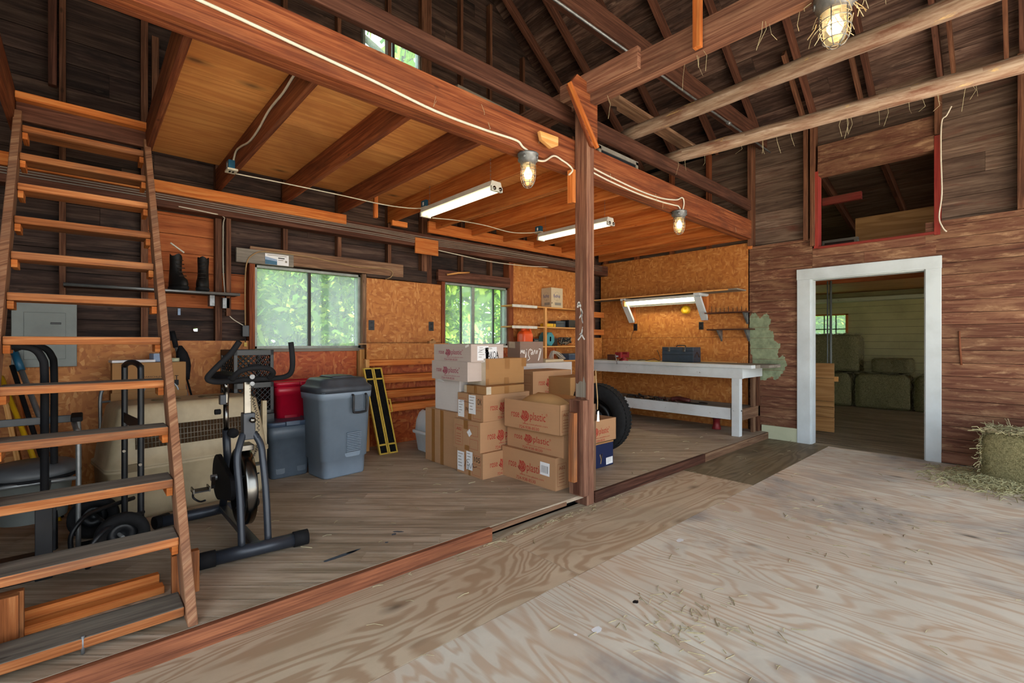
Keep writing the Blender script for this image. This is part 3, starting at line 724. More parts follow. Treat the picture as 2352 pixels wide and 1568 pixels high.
# loft joists
jx = [.38, .96, 1.545, 2.12, 2.72, 3.30, 3.86, 4.42, 5.03, 5.65, 6.25, 6.80]
for i, x in enumerate(jx):
    mb = MB(); mb.box(x - .038, 2.60 if i else 2.52, 2.72, x, 5.15 if i else 4.55, 2.922, 'timber' if i < 4 else 'timber_orange', 1)
    one('loft_joist', mb, 'loft joist, ' + ('the one edging the ladder opening' if i == 0 else ORD[i] + ' counted from the ladder opening' if i < 11 else 'the last one tight against the door wall'), 'joist', group='loft joists', bev=.003)
mb = MB(); mb.box(-.36, 2.52, 2.72, -.322, 4.6, 2.93, 'timber', 1); one('trimmer_joist', mb, 'red-brown joist on the far side of the ladder opening', 'joist', bev=.003)
mb = MB(); mb.box(-.32, 4.40, 2.74, .345, 4.44, 2.90, 'timber_dark', 0); mb.box(-.32, 4.33, 2.855, .345, 4.46, 2.90, 'timber_orange', 0); one('header_board', mb, 'header board across the ladder opening above the top tread', 'board', bev=.003)
mb = MB(); mb.box(-1.3, 5.0, 2.585, 2.12, 5.035, 2.685, 'timber_orange', 0); one('ledger_board', mb, 'orange ledger board under the joist ends beside the ladder', 'board', bev=.003)
mb = MB(); mb.box(3.16, 5.0, 2.66, 6.0, 5.035, 2.80, 'timber_orange', 0); one('ledger_board', mb, 'orange ledger board under the joist ends above the second window', 'board', bev=.003)
mb = MB(); mb.box(-1.3, 5.035, 2.47, 6.9, 5.17, 2.64, 'timber_dark', 0); one('wall_girt', mb, 'dark girt along the window wall carrying a bundle of wires', 'beam', bev=.006)
mb = MB(); mb.box(2.98, 5.015, 2.385, 3.31, 5.034, 2.575, 'timber_orange', 0); one('gusset_plate', mb, 'small brown plywood patch nailed on the wall girt', 'plywood')
mb = MB(); mb.box(2.66, 4.99, 2.665, 2.86, 5.03, 2.725, 'timber_orange', 0); one('bearing_block', mb, 'short wood block under a joist end on the girt', 'block', bev=.002)
mb = MB(); mb.beam((2.26, 4.6, 2.86), (2.26, 4.6, 2.60), .04, .035, 'timber_orange', up=(0, 1, 0)); one('hanging_stub', mb, 'short orange stub board hanging beside a loft joist', 'board', bev=.002)
mb = MB(); mb.prism([(0, .01), (.2, .015), (.2, -.05), (.13, -.085), (.02, -.05)], .03, frame((2.475, 2.445, 2.84), (1, 0, .03), (0, 0, 1)), 'pine'); one('scrap_block', mb, 'pale scrap block nailed on the loft beam by the cage lamp', 'block', bev=.002)
# studs of the window wall
sx = [(-.12, .04, 0), (.395, .05, 0), (.95, .055, 0), (1.545, .045, 2.235), (2.11, .045, 2.235), (2.72, .045, 2.05), (3.20, .075, 2.05), (3.27, .075, 2.05), (3.79, .04, 2.235), (4.30, .045, 2.235), (4.95, .04, 2.5), (5.52, .04, 2.5), (6.1, .04, 2.5), (6.66, .05, 0)]
for i, (x, w, z0) in enumerate(sx):
    top = EAVE + min(XR - x, x - XL) * TAN - .05
    mb = MB(); mb.box(x - w / 2, 5.165, max(z0, DK), x + w / 2, 5.248, min(top, 6.6), 'timber_stud', 2)
    one('wall_stud', mb, 'stud of the window wall, %s counted along from the ladder' % (ORD[i] if i < 12 else ('last but one', 'last')[i - 12]), 'stud', group='window wall studs', bev=.003)
mb = MB(); mb.box(-.20, 5.10, 3.3, -.15, 5.16, 4.52, 'timber_dark', 2); one('sister_stud', mb, 'short doubled stud above the loft, seen through the ladder opening', 'stud', bev=.003)
mb = MB(); mb.box(.44, 5.10, 3.0, .49, 5.16, 3.95, 'timber_stud', 2); one('sister_stud', mb, 'short doubled stud above the loft, near the opening edge joist', 'stud', bev=.003)
mb = MB(); mb.box(1.0, 5.10, 1.55, 1.04, 5.165, 2.5, 'timber_stud', 2); one('cripple_stud', mb, 'doubled stud carrying the end of the boot shelf', 'stud', bev=.003)
# studs of the door wall
ys = [(5.12, 2.69), (4.48, 2.69), (3.84, 2.69), (3.24, 2.69), (2.62, 2.64), (1.935, 2.60), (1.86, 2.52), (.675, 3.56), (.06, 2.62), (-.6, 2.76), (-1.25, 2.76)]
nm = ['stud of the door wall tight in the corner above the strandboard', 'second stud from the corner above the strandboard', 'third stud from the corner above the strandboard', 'fourth stud from the corner above the strandboard', 'tall stud of the door wall where the loft beam ends', 'doubled stud beside the red hatch, the outer one', 'doubled stud beside the red hatch, the inner one', 'stud on the far jamb of the red hatch', 'stud of the upper door wall beyond the white cable', 'stud of the upper door wall near the frame edge', 'stud of the upper door wall beyond the frame edge']
for i, (y, z0) in enumerate(ys[:9]):
    mb = MB(); mb.box(XW + .012 if i < 4 else XW - .05, y - .025, z0, 6.988, y + .025, EAVE, 'timber_stud' if i > 3 else 'timber', 2); one('wall_stud', mb, nm[i], 'stud', group='door wall studs', bev=.003)
mb = MB(); mb.box(XW - .01, 2.60, 2.60, XW + .03, 2.66, 2.83, 'timber_orange', 2); one('bearing_block', mb, 'short orange block under the end of the loft beam', 'block', bev=.002)
# rafters
ry = [-.55, .05, .66, 1.26, 1.87, 2.55, 3.14, 3.76, 4.40, 4.95]
for i, y in enumerate(ry):
    ang = math.atan(TAN); mb = MB()
    mb.beam((XR + .05, y, EAVE - .05 * TAN + .03), (XC, y, RIDGE + .03), .048, .13, 'timber_dark')
    one('rafter', mb, 'roof rafter down to the door wall, %s from the window gable' % (ORD[9 - i] if i < 9 else 'nearest'), 'rafter', group='roof rafters', bev=.003)
for i, y in enumerate(ry[4:]):
    mb = MB(); mb.beam((XL - .05, y, EAVE - .05 * TAN + .03), (XC, y, RIDGE + .03), .048, .13, 'timber_dark')
    one('rafter', mb, 'roof rafter on the ladder side slope, %s from the window gable' % (ORD[5 - i] if i < 5 else 'nearest'), 'rafter', group='roof rafters', bev=.003)
for i, y in enumerate((.55, 1.36, 1.97, .16)):
    mb = MB(); mb.beam((6.9, y, EAVE + .02), (6.15, y, EAVE + .02 + .75 * TAN), .035, .11, 'timber_stud'); one('rafter_tail', mb, 'short board nailed beside a rafter foot, ' + ('by the red hatch far jamb', 'over the middle of the red hatch', 'by the doubled studs', 'beyond the white cable')[i], 'board', group='rafter foot boards', bev=.003)
# ================================================================== ladder stair
t = thing('ladder_stair', 'steep open wooden ladder stair leading up to the loft opening', 'stairs', (.02, 3.3, DK))
oy, oz, ox = 3.3, DK, .02
SL = 2.534 / 1.84
def stringer(x, fz=0):
    mb = MB(); w = .038; d = V((0, 1.84, 2.534)).normalized(); nrm = V((0, d.z, -d.y))
    y0 = 2.40; P = []
    top = 4.36
    f = lambda y: DK + (y - y0) * SL
    yb = y0 + .155 / d.z
    c = [(x - w / 2, y0, DK), None]
    pts = [(y0, DK + fz), (top, f(top)), (top + .02, f(top) - .02), (top + .02, f(top) - .19), (yb, DK + fz)]
    M = frame((x - w / 2 - ox, -oy, -oz), (0, 1, 0), (0, 0, 1))
    mb.prism([(a, b) for a, b in pts], w, M, 'stringer_wood')
    # grain along the slope
    for i, u in enumerate(mb.uv):
        mb.uv[i] = [(q[0] * d.y + q[1] * d.z + x, q[1] * d.y - q[0] * d.z) for q in u]
    return mb.obj('stringer', t, bev=.005)
s_a = stringer(.348); s_b = stringer(-.308)
TR = [(4.313, 2.686), (4.156, 2.463), (4.02, 2.245), (3.845, 2.016), (3.669, 1.791), (3.485, 1.556), (3.317, 1.33), (3.164, 1.097), (2.989, .866), (2.817, .633), (2.635, .406), (2.473, .152)]
for (y, z) in TR:
    mb = MB(); mb.box(-.287 - ox, y - oy, z - .042 - oz, .327 - ox, y + .175 - oy, z - oz, 'tread_wood', 0, None, None, 'tread_top'); o = mb.obj('tread', t, bev=.006)
    if z > .2:
        for x in (-.287, .302):
            mb = MB(); mb.box(x - ox, y + .02 - oy, z - .085 - oz, x + .025 - ox, y + .165 - oy, z - .043 - oz, 'timber_orange', 1); mb.obj('cleat', o, bev=.002)
for x in (-.30, .31):
    mb = MB(); mb.box(x - ox, 2.72 - oy, 0, x + .11 - ox, 2.76 - oy, .20, 'tread_wood', 2); mb.obj('foot_block', t, bev=.003)
mb = MB(); mb.box(-.55 - ox, 2.762 - oy, 0, -.178 - ox, 2.80 - oy, .20, 'tread_wood', 2); mb.obj('support_block', t, bev=.004)
mb = MB(); mb.tube([(-.02, 2.478 - oy, 0.0), (-.02, 2.478 - oy, .07)], .006, 'galv'); mb.obj('pipe_stub', t)
# loose lumber lying on the deck under the lowest treads
mb = MB(); mb.beam((-.75, 2.79, DK + .018), (.29, 2.84, DK + .018), .06, .035, 'timber_orange'); one('lumber_length', mb, 'orange length of lumber lying on the deck under the ladder, the front one', 'lumber', group='lumber under the ladder', bev=.003)
mb = MB(); mb.beam((-.75, 2.88, DK + .032), (.28, 2.92, DK + .032), .04, .063, 'timber_orange'); one('lumber_length', mb, 'orange length of lumber on edge under the ladder, the rear one', 'lumber', group='lumber under the ladder', bev=.003)

# ================================================================== cartons
def carton(name, label, x0, y0, x1, y1, z0, z1, mat, deco=None, rz=0, group=None, cat='box', bev=.004, top=None, seam=True):
    cx, cy = (x0 + x1) / 2, (y0 + y1) / 2; mb = MB(); a, b, h = (x1 - x0) / 2, (y1 - y0) / 2, z1 - z0
    mb.box(-a, -b, 0, a, b, h, mat, 0, .5, None, top)
    L = frame((-a, b, 0), (0, -1, 0), (0, 0, 1)); R = frame((-a, -b, 0), (1, 0, 0), (0, 0, 1)); T = frame((-a, -b, h), (1, 0, 0), (0, 1, 0))
    if seam:
        if a > b: mb.stroke([(0, b), (2 * a, b)], .004, T, 'cardboard_brown', .0006)
        else: mb.stroke([(a, 0), (a, 2 * b)], .004, T, 'cardboard_brown', .0006)
    if deco: deco(mb, L, R, T, 2 * a, 2 * b, h)
    return one(name, mb, label, cat, (cx, cy, z0 + .0005), rz, group, bev=bev)

def sub(M, x, y, sx=1, sy=1, rot=0):
    return M @ Matrix.Translation((x, y, 0)) @ Matrix.Rotation(rot, 4, 'Z') @ Matrix.Diagonal((sx, sy, 1, 1))
def rosemark(mb, M, L, h, col, gap, maxx=1):
    """printed lettering and rose emblem; L, h = panel length and height, gap = colour showing between petals"""
    W = L
    T = lambda s, x, y, w, hh: mb.text(s, sub(M, x * W, y * h), col, w * W, hh * h)
    T('rose', .144, .40, .15, .17); T('plastic', .495, .30, .27, .35); T('www.rose-plastic.com', .36, .185, .44, .075); T('724-938-8530', .295, .045, .36, .10)
    if maxx >= .8: T('\u00ae', .77, .575, .03, .09)
    C = sub(M, .40 * W, .47 * h, W * .075, h * .20)
    mb.poly([(-.95, -.1), (-.65, -.6), (-.3, -.75), (.1, -.85), (.55, -.72), (.9, -.3), (1.05, .2), (.88, .55), (.65, .8), (.3, 1.0), (-.2, .9), (-.62, 1.02), (-.70, .45), (-.78, .05)], C, col, .001)
    mb.poly([(-.06, -.7), (.06, -.7), (.05, -1.05), (.14, -1.25), (.0, -1.12), (-.1, -1.28), (-.04, -1.05)], C, col, .001)
    mb.poly([(-1.12, .0), (-.75, -.1), (-.5, -.5), (-.9, -.4)], C, col, .001)
    w = .075
    for pts in ([(-.55, .85), (-.52, .2), (-.2, -.15), (.2, -.2)], [(.55, .8), (.62, .45), (.85, .3), (.8, -.1), (.35, -.45)], [(-.28, .72), (.12, .84), (.42, .55), (.36, .2), (.0, .02), (-.28, .3), (-.08, .6), (.18, .5), (.14, .28), (-.02, .3)], [(-.82, -.08), (-.42, -.38), (.0, -.48), (.5, -.35)], [(-.5, -.55), (.0, -.68), (.45, -.6)], [(.45, -.05), (.65, .05), (.7, .3)], [(-.38, .15), (-.42, .55)]):
        mb.stroke(pts, w, C, gap, .0017)
def rect(mb, M, x0, y0, x1, y1, w, mat):
    mb.stroke([(x0, y0), (x1, y0)], w, M, mat); mb.stroke([(x1, y0), (x1, y1)], w, M, mat); mb.stroke([(x1, y1), (x0, y1)], w, M, mat); mb.stroke([(x0, y1), (x0, y0)], w, M, mat)
def label_sheet(mb, M, x, y, w, h, rot=0, lines=5, mat='label_white', bars=False):
    S = sub(M, x, y, 1, 1, rot); mb.poly([(0, 0), (w, 0), (w, h), (0, h)], S, mat, .0018)
    for i in range(lines):
        yy = h * (.88 - .8 * i / max(lines, 1)); a = random.uniform(.08, .2) * w; b = random.uniform(.35, .85) * w
        mb.stroke([(a, yy), (b, yy)], h * .035, S, 'print_grey', .0024)
    if bars:
        for i in range(9): mb.stroke([(w * (.15 + .08 * i), h * .18), (w * (.15 + .08 * i), h * .75)], w * random.choice((.025, .045)), S, 'ink', .0026)
    return S
def scribble(mb, M, pts, w=.004): mb.stroke([(p[0], p[1]) for p in spline([(a, b, 0) for a, b in pts], 5)], w, M, 'ink', .003)
def endpanel(mb, M, L, h, col):
    rect(mb, M, .06 * L, .12 * h, .34 * L, .80 * h, .002, col); mb.text('A02', sub(M, .10 * L, .62 * h), col, .2 * L, .10 * h)
    for i in range(4): mb.stroke([(.1 * L, (.5 - .09 * i) * h), (.28 * L, (.5 - .09 * i) * h)], .003, M, col)
    rect(mb, M, .56 * L, .52 * h, .92 * L, .86 * h, .002, col); rect(mb, M, .62 * L, .08 * h, .92 * L, .40 * h, .002, col)

CG = 'moving cartons stacked beside the post'
# --- stack nearest the post (front panels face the ladder)
def d(mb, L, R, T, a, b, h):
    rosemark(mb, L, b, h, 'print_red', 'cardboard'); S = label_sheet(mb, L, b * .735, h * .40, b * .165, h * .40, -.02, 0, bars=True); endpanel(mb, R, a, h, 'print_brown')
    mb.stroke([(0, a * 0)], .01, T, 'tape_brown') if False else None
carton('carton', 'brown carton with white barcode sticker, on the floor by the post', 2.836, 2.591, 3.22, 3.252, DK, .357, 'cardboard', d, group=CG)
def d(mb, L, R, T, a, b, h): rosemark(mb, L, b, h * 1.08, 'print_red', 'cardboard')
carton('carton', 'brown carton squeezed between the barcode carton and the open carton', 2.887, 2.545, 3.26, 3.238, .357, .545, 'cardboard', d, rz=-.01, group=CG)
# open carton on top
x0, y0, x1, y1, z0, z1 = 2.819, 2.536, 3.19, 3.199, .546, .795
mb = MB(); a, b, h = (x1 - x0) / 2, (y1 - y0) / 2, z1 - z0; w = .005
mb.box(-a, -b, 0, a, b, w, 'cardboard_inside'); mb.box(-a, -b, 0, -a + w, b, h, 'cardboard', 1); mb.box(a - w, -b, 0, a, b, h, 'cardboard', 1); mb.box(-a, -b, 0, a, -b + w, h, 'cardboard', 0); mb.box(-a, b - w, 0, a, b, h, 'cardboard', 0)
L = frame((-a, b, 0), (0, -1, 0), (0, 0, 1)); R = frame((-a, -b, 0), (1, 0, 0), (0, 0, 1)); rosemark(mb, L, 2 * b, h, 'print_red', 'cardboard'); endpanel(mb, R, 2 * a, h, 'print_brown')
t = one('open_carton', mb, 'open brown carton holding a kraft paper sack, topmost by the post', 'box', ((x0 + x1) / 2, (y0 + y1) / 2, z0), .015, CG)
mb = MB(); mb.hexa([V(p) for p in ((a - .006, -b, h), (a - .001, -b, h), (a - .006, b, h), (a - .001, b, h), (a + .07, -b, h + .02), (a + .072, -b, h + .025), (a + .07, b, h + .02), (a + .072, b, h + .025))], 'cardboard_inside', 1); mb.obj('flap', t)
# sack in the open carton
mb = MB(); rings = []
for i in range(9):
    u = i / 8; hh = .23 + .075 * math.sin(PI * min(1, u * 1.02)) ** .7; wd = .155
    rings.append([(wd * math.cos(2 * PI * k / 16) * (.75 + .25 * math.sin(PI * u)), -.26 + .52 * u + .01 * random.random(), .02 + (hh - .02) * (.5 + .5 * math.sin(2 * PI * k / 16)) + random.uniform(-.004, .004)) for k in range(16)])
mb.loft(rings, 'kraft')
S = Matrix.Translation((-.04, -.02, .312)) @ Matrix.Rotation(.9, 4, 'Z') @ Matrix.Rotation(.05, 4, 'X'); 
one('paper_sack', mb, 'crumpled kraft paper sack lying in the open carton', 'sack', ((x0 + x1) / 2, (y0 + y1) / 2, z0 + .006), 0, sub=1)
# --- middle stack
def d(mb, L, R, T, a, b, h):
    endpanel(mb, L, b, h, 'print_red'); rosemark(mb, R, a, h, 'print_red', 'cardboard')
    label_sheet(mb, L, .02 * b, .10 * h, .27 * b, .78 * h); label_sheet(mb, L, .38 * b, .22 * h, .24 * b, .74 * h); mb.text('105', sub(L, .68 * b, .62 * h, 1, 1, -.05), 'ink', .22 * b, .2 * h)
    scribble(mb, L, [(.3 * b, .3 * h), (.42 * b, .62 * h), (.44 * b, .2 * h), (.5 * b, .48 * h), (.55 * b, .3 * h), (.62 * b, .52 * h), (.66 * b, .38 * h), (.8 * b, .45 * h)])
    mb.poly([(b * .46, 0), (b * .54, 0), (b * .54, h), (b * .46, h)], L, 'tape_brown', .0008)
carton('carton', 'brown carton with handwritten white labels, lowest of the middle stack', 2.601, 3.240, 3.18, 3.624, DK, .316, 'cardboard', d, group=CG)
def d(mb, L, R, T, a, b, h):
    endpanel(mb, L, b, h, 'print_red'); rosemark(mb, R, a, h, 'print_red', 'cardboard'); label_sheet(mb, L, .60 * b, .46 * h, .13 * b, .2 * h, .7, 2)
    mb.poly([(b * .38, h * .7), (b * .55, h * .7), (b * .55, h), (b * .38, h)], L, 'tape_brown', .0008); mb.poly([(b * .42, 0), (b * .6, 0), (b * .6, h * .16), (b * .42, h * .16)], L, 'tape_brown', .0008)
carton('carton', 'brown carton with one tilted white tag, second up in the middle stack', 2.596, 3.275, 3.20, 3.666, .3165, .586, 'cardboard', d, rz=.008, group=CG)
def d(mb, L, R, T, a, b, h):
    endpanel(mb, L, b, h, 'print_red'); rosemark(mb, R, a, h, 'print_red', 'cardboard')
    label_sheet(mb, L, .02 * b, .06 * h, .25 * b, .66 * h); label_sheet(mb, L, .45 * b, .24 * h, .27 * b, .72 * h)
    mb.text('OK', sub(L, .78 * b, .62 * h), 'ink', .16 * b, .22 * h); mb.text('PKSPEO', sub(L, .32 * b, .3 * h, 1, 1, -.05), 'ink', .40 * b, .17 * h); scribble(mb, L, [(.1 * b, .70 * h), (.25 * b, .68 * h), (.5 * b, .66 * h)], .003)
    mb.poly([(b * .42, 0), (b * .55, 0), (b * .55, h), (b * .42, h)], L, 'tape_brown', .0008)
carton('carton', 'brown carton with two white packing slips, third up in the middle stack', 2.640, 3.281, 3.213, 3.668, .5865, .826, 'cardboard', d, group=CG)
def d(mb, L, R, T, a, b, h):
    for M, w in ((L, b), (R, a)): mb.poly([(0, h * .05), (w * .12, h * .05), (w * .12, h), (0, h)], M, 'tape_clear', .0008); mb.poly([(w * .46, 0), (w * .58, 0), (w * .58, h), (w * .46, h)], M, 'tape_brown', .0008)
carton('carton', 'flat tan carton with taped edges, fourth up in the middle stack', 2.666, 3.27, 3.134, 3.60, .8265, .899, 'cardboard_brown', d, group=CG)
def d(mb, L, R, T, a, b, h):
    mb.poly([(0, 0), (b, 0), (b, h), (0, h)], L, 'tape_clear', .0006); label_sheet(mb, L, .16 * b, .30 * h, .60 * b, .42 * h, 0, 6)
    for x, y0_, y1_ in ((.0, .6, 1), (.0, 0, .25), (.48, .58, 1), (.46, 0, .26), (.93, .65, 1)): mb.poly([(a * x, h * y0_), (a * (x + .13 if x else .08), h * y0_), (a * (x + .13 if x else .08), h * y1_), (a * x, h * y1_)], R, 'tape_brown', .0008)
    mb.stroke([(b * .02, h * .86), (b * .3, h * .93), (b * .6, h * .84), (b * .95, h * .92)], .018, L, 'print_white', .0012)
carton('carton', 'tan carton sealed with clear tape, topmost of the middle stack', 2.756, 3.39, 3.247, 3.66, .8995, 1.147, 'cardboard_brown', d, group=CG)
# --- rear stack
def d(mb, L, R, T, a, b, h):
    for x in (.22, .5): mb.poly([(b * x, h * .0), (b * (x + .1), h * .0), (b * (x + .1), h), (b * x, h)], L, 'tape_brown', .0008)
    mb.poly([(a * .3, 0), (a * .42, 0), (a * .42, b), (a * .3, b)], T, 'tape_brown', .0008)
carton('carton', 'big plain brown carton at the bottom of the stack by the white litter box', 2.629, 3.668, 3.12, 4.225, DK, .626, 'cardboard', d, group=CG)
def d(mb, L, R, T, a, b, h): mb.poly([(b * .06, h * .93), (b * .22, h * .995), (b * .42, h * .90), (b * .24, h * .92)], L, 'label_white', .004)
carton('carton', 'pale plain carton with a torn paper corner, above the big brown one', 2.668, 3.675, 3.16, 4.10, .6265, .938, 'cardboard_white', d, group=CG)
def d(mb, L, R, T, a, b, h): rosemark(mb, L, b, h * 1.05, 'print_mag', 'cardboard_pale')
carton('carton', 'pale carton with red print, second from the top of the rear stack', 2.60, 3.45, 3.0, 4.06, .9385, 1.119, 'cardboard_pale', d, rz=-.02, group=CG)
def d(mb, L, R, T, a, b, h):
    rosemark(mb, L, b, h * 1.05, 'print_mag', 'cardboard_pale'); S = label_sheet(mb, R, .18 * a, .08 * h, .34 * a, .82 * h); label_sheet(mb, R, .44 * a, .02 * h, .36 * a, .78 * h, .06, 1)
    mb.text('TAKOA', sub(R, .42 * a, .14 * h, 1, 1, .04), 'ink', .42 * a, .42 * h, .004); scribble(mb, R, [(.2 * a, .52 * h), (.4 * a, .74 * h), (.62 * a, .78 * h)], .003)
    mb.stroke([(b * .86, h * .85), (b * .95, h * .95)], .02, L, 'print_white', .002)
carton('carton', 'carton with red print and a handwritten slip, top of the rear stack', 2.609, 3.42, 3.0, 4.03, 1.1195, 1.282, 'cardboard_pale', d, group=CG)
# --- stack behind
mb = None
carton('carton', 'plain brown carton on the floor hidden low behind the cartons', 3.72, 3.78, 4.35, 4.22, DK, .40, 'cardboard', group=CG)
def d(mb, L, R, T, a, b, h): mb.stroke([(0, h * .5), (b, h * .5)], .003, L, 'cardboard_brown')
carton('carton', 'brown carton with its flaps folded, under the wide printed one behind', 3.74, 3.76, 4.38, 4.20, .4005, .698, 'cardboard', d, group=CG)
def d(mb, L, R, T, a, b, h): endpanel(mb, L, b, h, 'print_brown'); rosemark(mb, R, a, h, 'print_red', 'cardboard'); mb.poly([(0, b * .55), (a * .85, b * .62), (a * .85, b * .66), (0, b * .6)], T, 'cardboard_brown', .003)
carton('carton', 'wide brown printed carton standing behind the open one, left of the post', 3.76, 3.78, 4.42, 4.17, .6985, .968, 'cardboard', d, group=CG)
carton('carton', 'pale flat carton behind the wide printed one, under the upside-down lettering', 3.97, 4.22, 4.95, 4.62, .72, 1.035, 'cardboard_white', group=CG)
carton('carton', 'big plain carton at the wall bearing the pale flat one', 3.97, 4.22, 4.9, 4.62, DK, .719, 'cardboard', group=CG)
def d(mb, L, R, T, a, b, h):
    mb.poly([(b * .12, h * .72), (b * .62, h * .70), (b * .60, h * .98), (b * .14, h)], L, 'tape_clear', .0012)
    S = sub(R, a * .93, h * .66, 1, 1, PI)
    pts = lambda P: [(x * a, y * h) for x, y in P]
    W_ = .009
    for P in ([(.02, .0), (.10, .30), (.17, .42), (.14, .3), (.06, .06), (.02, .02), (.14, .0)], [(.20, .05), (.24, .18), (.24, .05)], [(.30, .18), (.33, .04), (.40, .2)], [(.42, .1), (.49, .15), (.46, .2), (.42, .1), (.47, .03), (.53, .07)], [(.66, .4), (.56, .34), (.62, .2), (.58, .04), (.50, .0)], [(.70, .0), (.74, .42), (.78, .4), (.70, .04)], [(.80, .04), (.79, .15), (.84, .12), (.81, .03)], [(.86, .15), (.88, .03), (.91, .12), (.94, .03), (.96, .16)]):
        mb.stroke([(p.x, p.y) for p in spline([(x * a * .95, y * h * 1.3, 0) for x, y in P], 5)], W_, S, 'print_white', .0015)
carton('carton', 'mauve-brown carton with white script lettering upside down', 3.99, 4.235, 4.40, 4.47, 1.0355, 1.31, 'cardboard_mauve', d, group=CG)
mb = MB(); mb.box(-.2, -.15, 0, .2, .15, .035, 'cardboard_cream'); one('flat_box', mb, 'flat cream box on the pale carton by the wall shelves', 'box', (4.68, 4.45, 1.036), .1, bev=.003)
# --- cartons to the door side of the post
def d(mb, L, R, T, a, b, h): label_sheet(mb, R, .66 * a, .18 * h, .28 * a, .4 * h, .03, 3)
carton('carton', 'tan carton with a small white label, visible between post and bench', 4.02, 3.45, 4.49, 3.85, .62, .905, 'cardboard_brown', d, group=CG)
carton('carton', 'cream carton behind the tire, below the tan labelled one', 4.25, 3.40, 4.72, 3.84, DK, .619, 'cardboard_cream', group=CG)
x0, y0, x1, y1, z0, z1 = 3.36, 2.755, 3.90, 3.12, .344, .56
mb = MB(); a, b, h = (x1 - x0) / 2, (y1 - y0) / 2, z1 - z0; w = .005
mb.box(-a, -b, 0, a, b, w, 'cardboard_inside'); mb.box(-a, -b, 0, -a + w, b, h, 'cardboard', 1); mb.box(a - w, -b, 0, a, b, h, 'cardboard', 1); mb.box(-a, -b, 0, a, -b + w, h, 'cardboard', 0); mb.box(-a, b - w, 0, a, b, h, 'cardboard', 0)
rosemark(mb, frame((-a, -b, 0), (1, 0, 0), (0, 0, 1)), 2 * a, h, 'print_red', 'cardboard')
one('open_carton', mb, 'empty open brown carton on the navy box beside the tire', 'box', ((x0 + x1) / 2, (y0 + y1) / 2, z0), 0, CG)
def d(mb, L, R, T, a, b, h):
    mb.stroke([(a * .60, h * .52), (a * .635, h * .30), (a * .665, h * .54)], .012, R, 'print_gold'); mb.stroke([(a * .665, h * .54), (a * .62, h * .15)], .012, R, 'print_gold'); label_sheet(mb, R, a * .78, h * .06, a * .2, h * .27, .03, 4)
    mb.box(-a / 2 - .002, -b / 2 - .002, h - .02, a / 2 + .002, b / 2 + .002, h + .003, 'cardboard_brown')
carton('carton', 'navy blue box with tan lid edge on the floor beside the tire', 3.36, 2.79, 3.90, 3.11, DK, .335, 'cardboard_navy', d, group=CG, seam=False)

# ================================================================== spare tire standing on its tread
t = thing('spare_tire', 'black spare tire on a steel rim leaning beside the cartons', 'tire', (4.22, 3.24, DK + .375))
R0 = Matrix.Rotation(math.radians(12), 4, 'Z') @ Matrix.Rotation(-PI / 2, 4, 'Y')
mb = MB(); prof = [(.215, -.07), (.235, -.095), (.29, -.108), (.335, -.10), (.362, -.085), (.375, -.06), (.375, .06), (.362, .085), (.335, .10), (.29, .108), (.235, .095), (.215, .07), (.215, -.07)]
mb.lathe(prof, 'rubber', 56, R0)
for k in range(56):
    a = 2 * PI * k / 56
    for s_ in (-1, 1):
        M = R0 @ Matrix.Rotation(a, 4, 'Z') @ Matrix.Translation((.376, 0, s_ * .052)); mb.box(-.004, -.013, -.022, .004, .013, .022, 'rubber', 0, .5, M)
mb.obj('tire_tread', t)
mb = MB(); mb.lathe([(.218, -.075), (.222, -.085), (.212, -.09), (.205, -.075), (.195, -.03), (.186, .03), (.205, .08), (.218, .085)], 'steel_black', 48, R0)
mb.lathe([(.19, .02), (.17, .045), (.13, .05), (.105, .03), (.085, .03), (.07, .045), (.04, .045)], 'steel_black', 40, R0); mb.lathe([(.042, .045), (.04, .06), (.0, .06)], 'rope_tan', 20, R0)
for k in range(5):
    a = 2 * PI * k / 5; M = R0 @ Matrix.Translation((.085 * math.cos(a), .085 * math.sin(a), .03)); mb.lathe([(.010, 0), (.010, .014), (0, .014)], 'galv', 8, M)
mb.obj('steel_rim', t)

# ================================================================== plastic bins and totes
def bin_rings(w, d, zs, r):
    return [ring(rrect(-w * s_ / 2, -d * s_ / 2, w * s_ / 2, d * s_ / 2, r * s_), z) for z, s_ in zs]
t = thing('trash_can', 'large grey-blue plastic trash can with dark lid on the deck', 'trash can', (1.752, 4.36, DK), math.radians(6))
mb = MB(); mb.loft(bin_rings(.50, .42, [(0, .80), (.012, .82), (.16, .845), (.162, .90), (.70, .99), (.701, 1.03), (.765, 1.055), (.77, 1.02)], .07), 'can_plastic')
# raised panel and handle recess on the front
mb.prism(rrect(-.02, .17, .13, .60, .02), .006, frame((0, -.196, 0), (1, 0, 0), (0, .055, 1)), 'can_plastic')
for i in range(12): mb.box(-.015, -.212 - .0009 * i, .21 + i * .016, .125, -.205 - .0009 * i, .216 + i * .016, 'can_plastic')
mb.obj('can_body', t)
mb = MB(); mb.loft(bin_rings(.50, .42, [(.758, 1.06), (.80, 1.075), (.815, 1.02), (.83, .93), (.865, .88), (.885, .80), (.89, .5)], .075), 'can_lid'); 
mb.loft([[(p[0], p[1] , z) for p in rrect(-.10 * s_, -.12 * s_, .10 * s_, .12 * s_, .03)] for z, s_ in ((.888, 1.15), (.905, 1.0), (.907, .9))], 'can_lid'); lid = mb.obj('lid', t)
mb = MB(); mb.tube(spline([(.03, -.235, .735), (.03, -.252, .72), (.03, -.25, .60), (.045, -.248, .575), (.145, -.248, .575), (.16, -.25, .60), (.16, -.252, .72), (.16, -.235, .735)], 4), .010, 'black_metal'); mb.obj('handle', t)
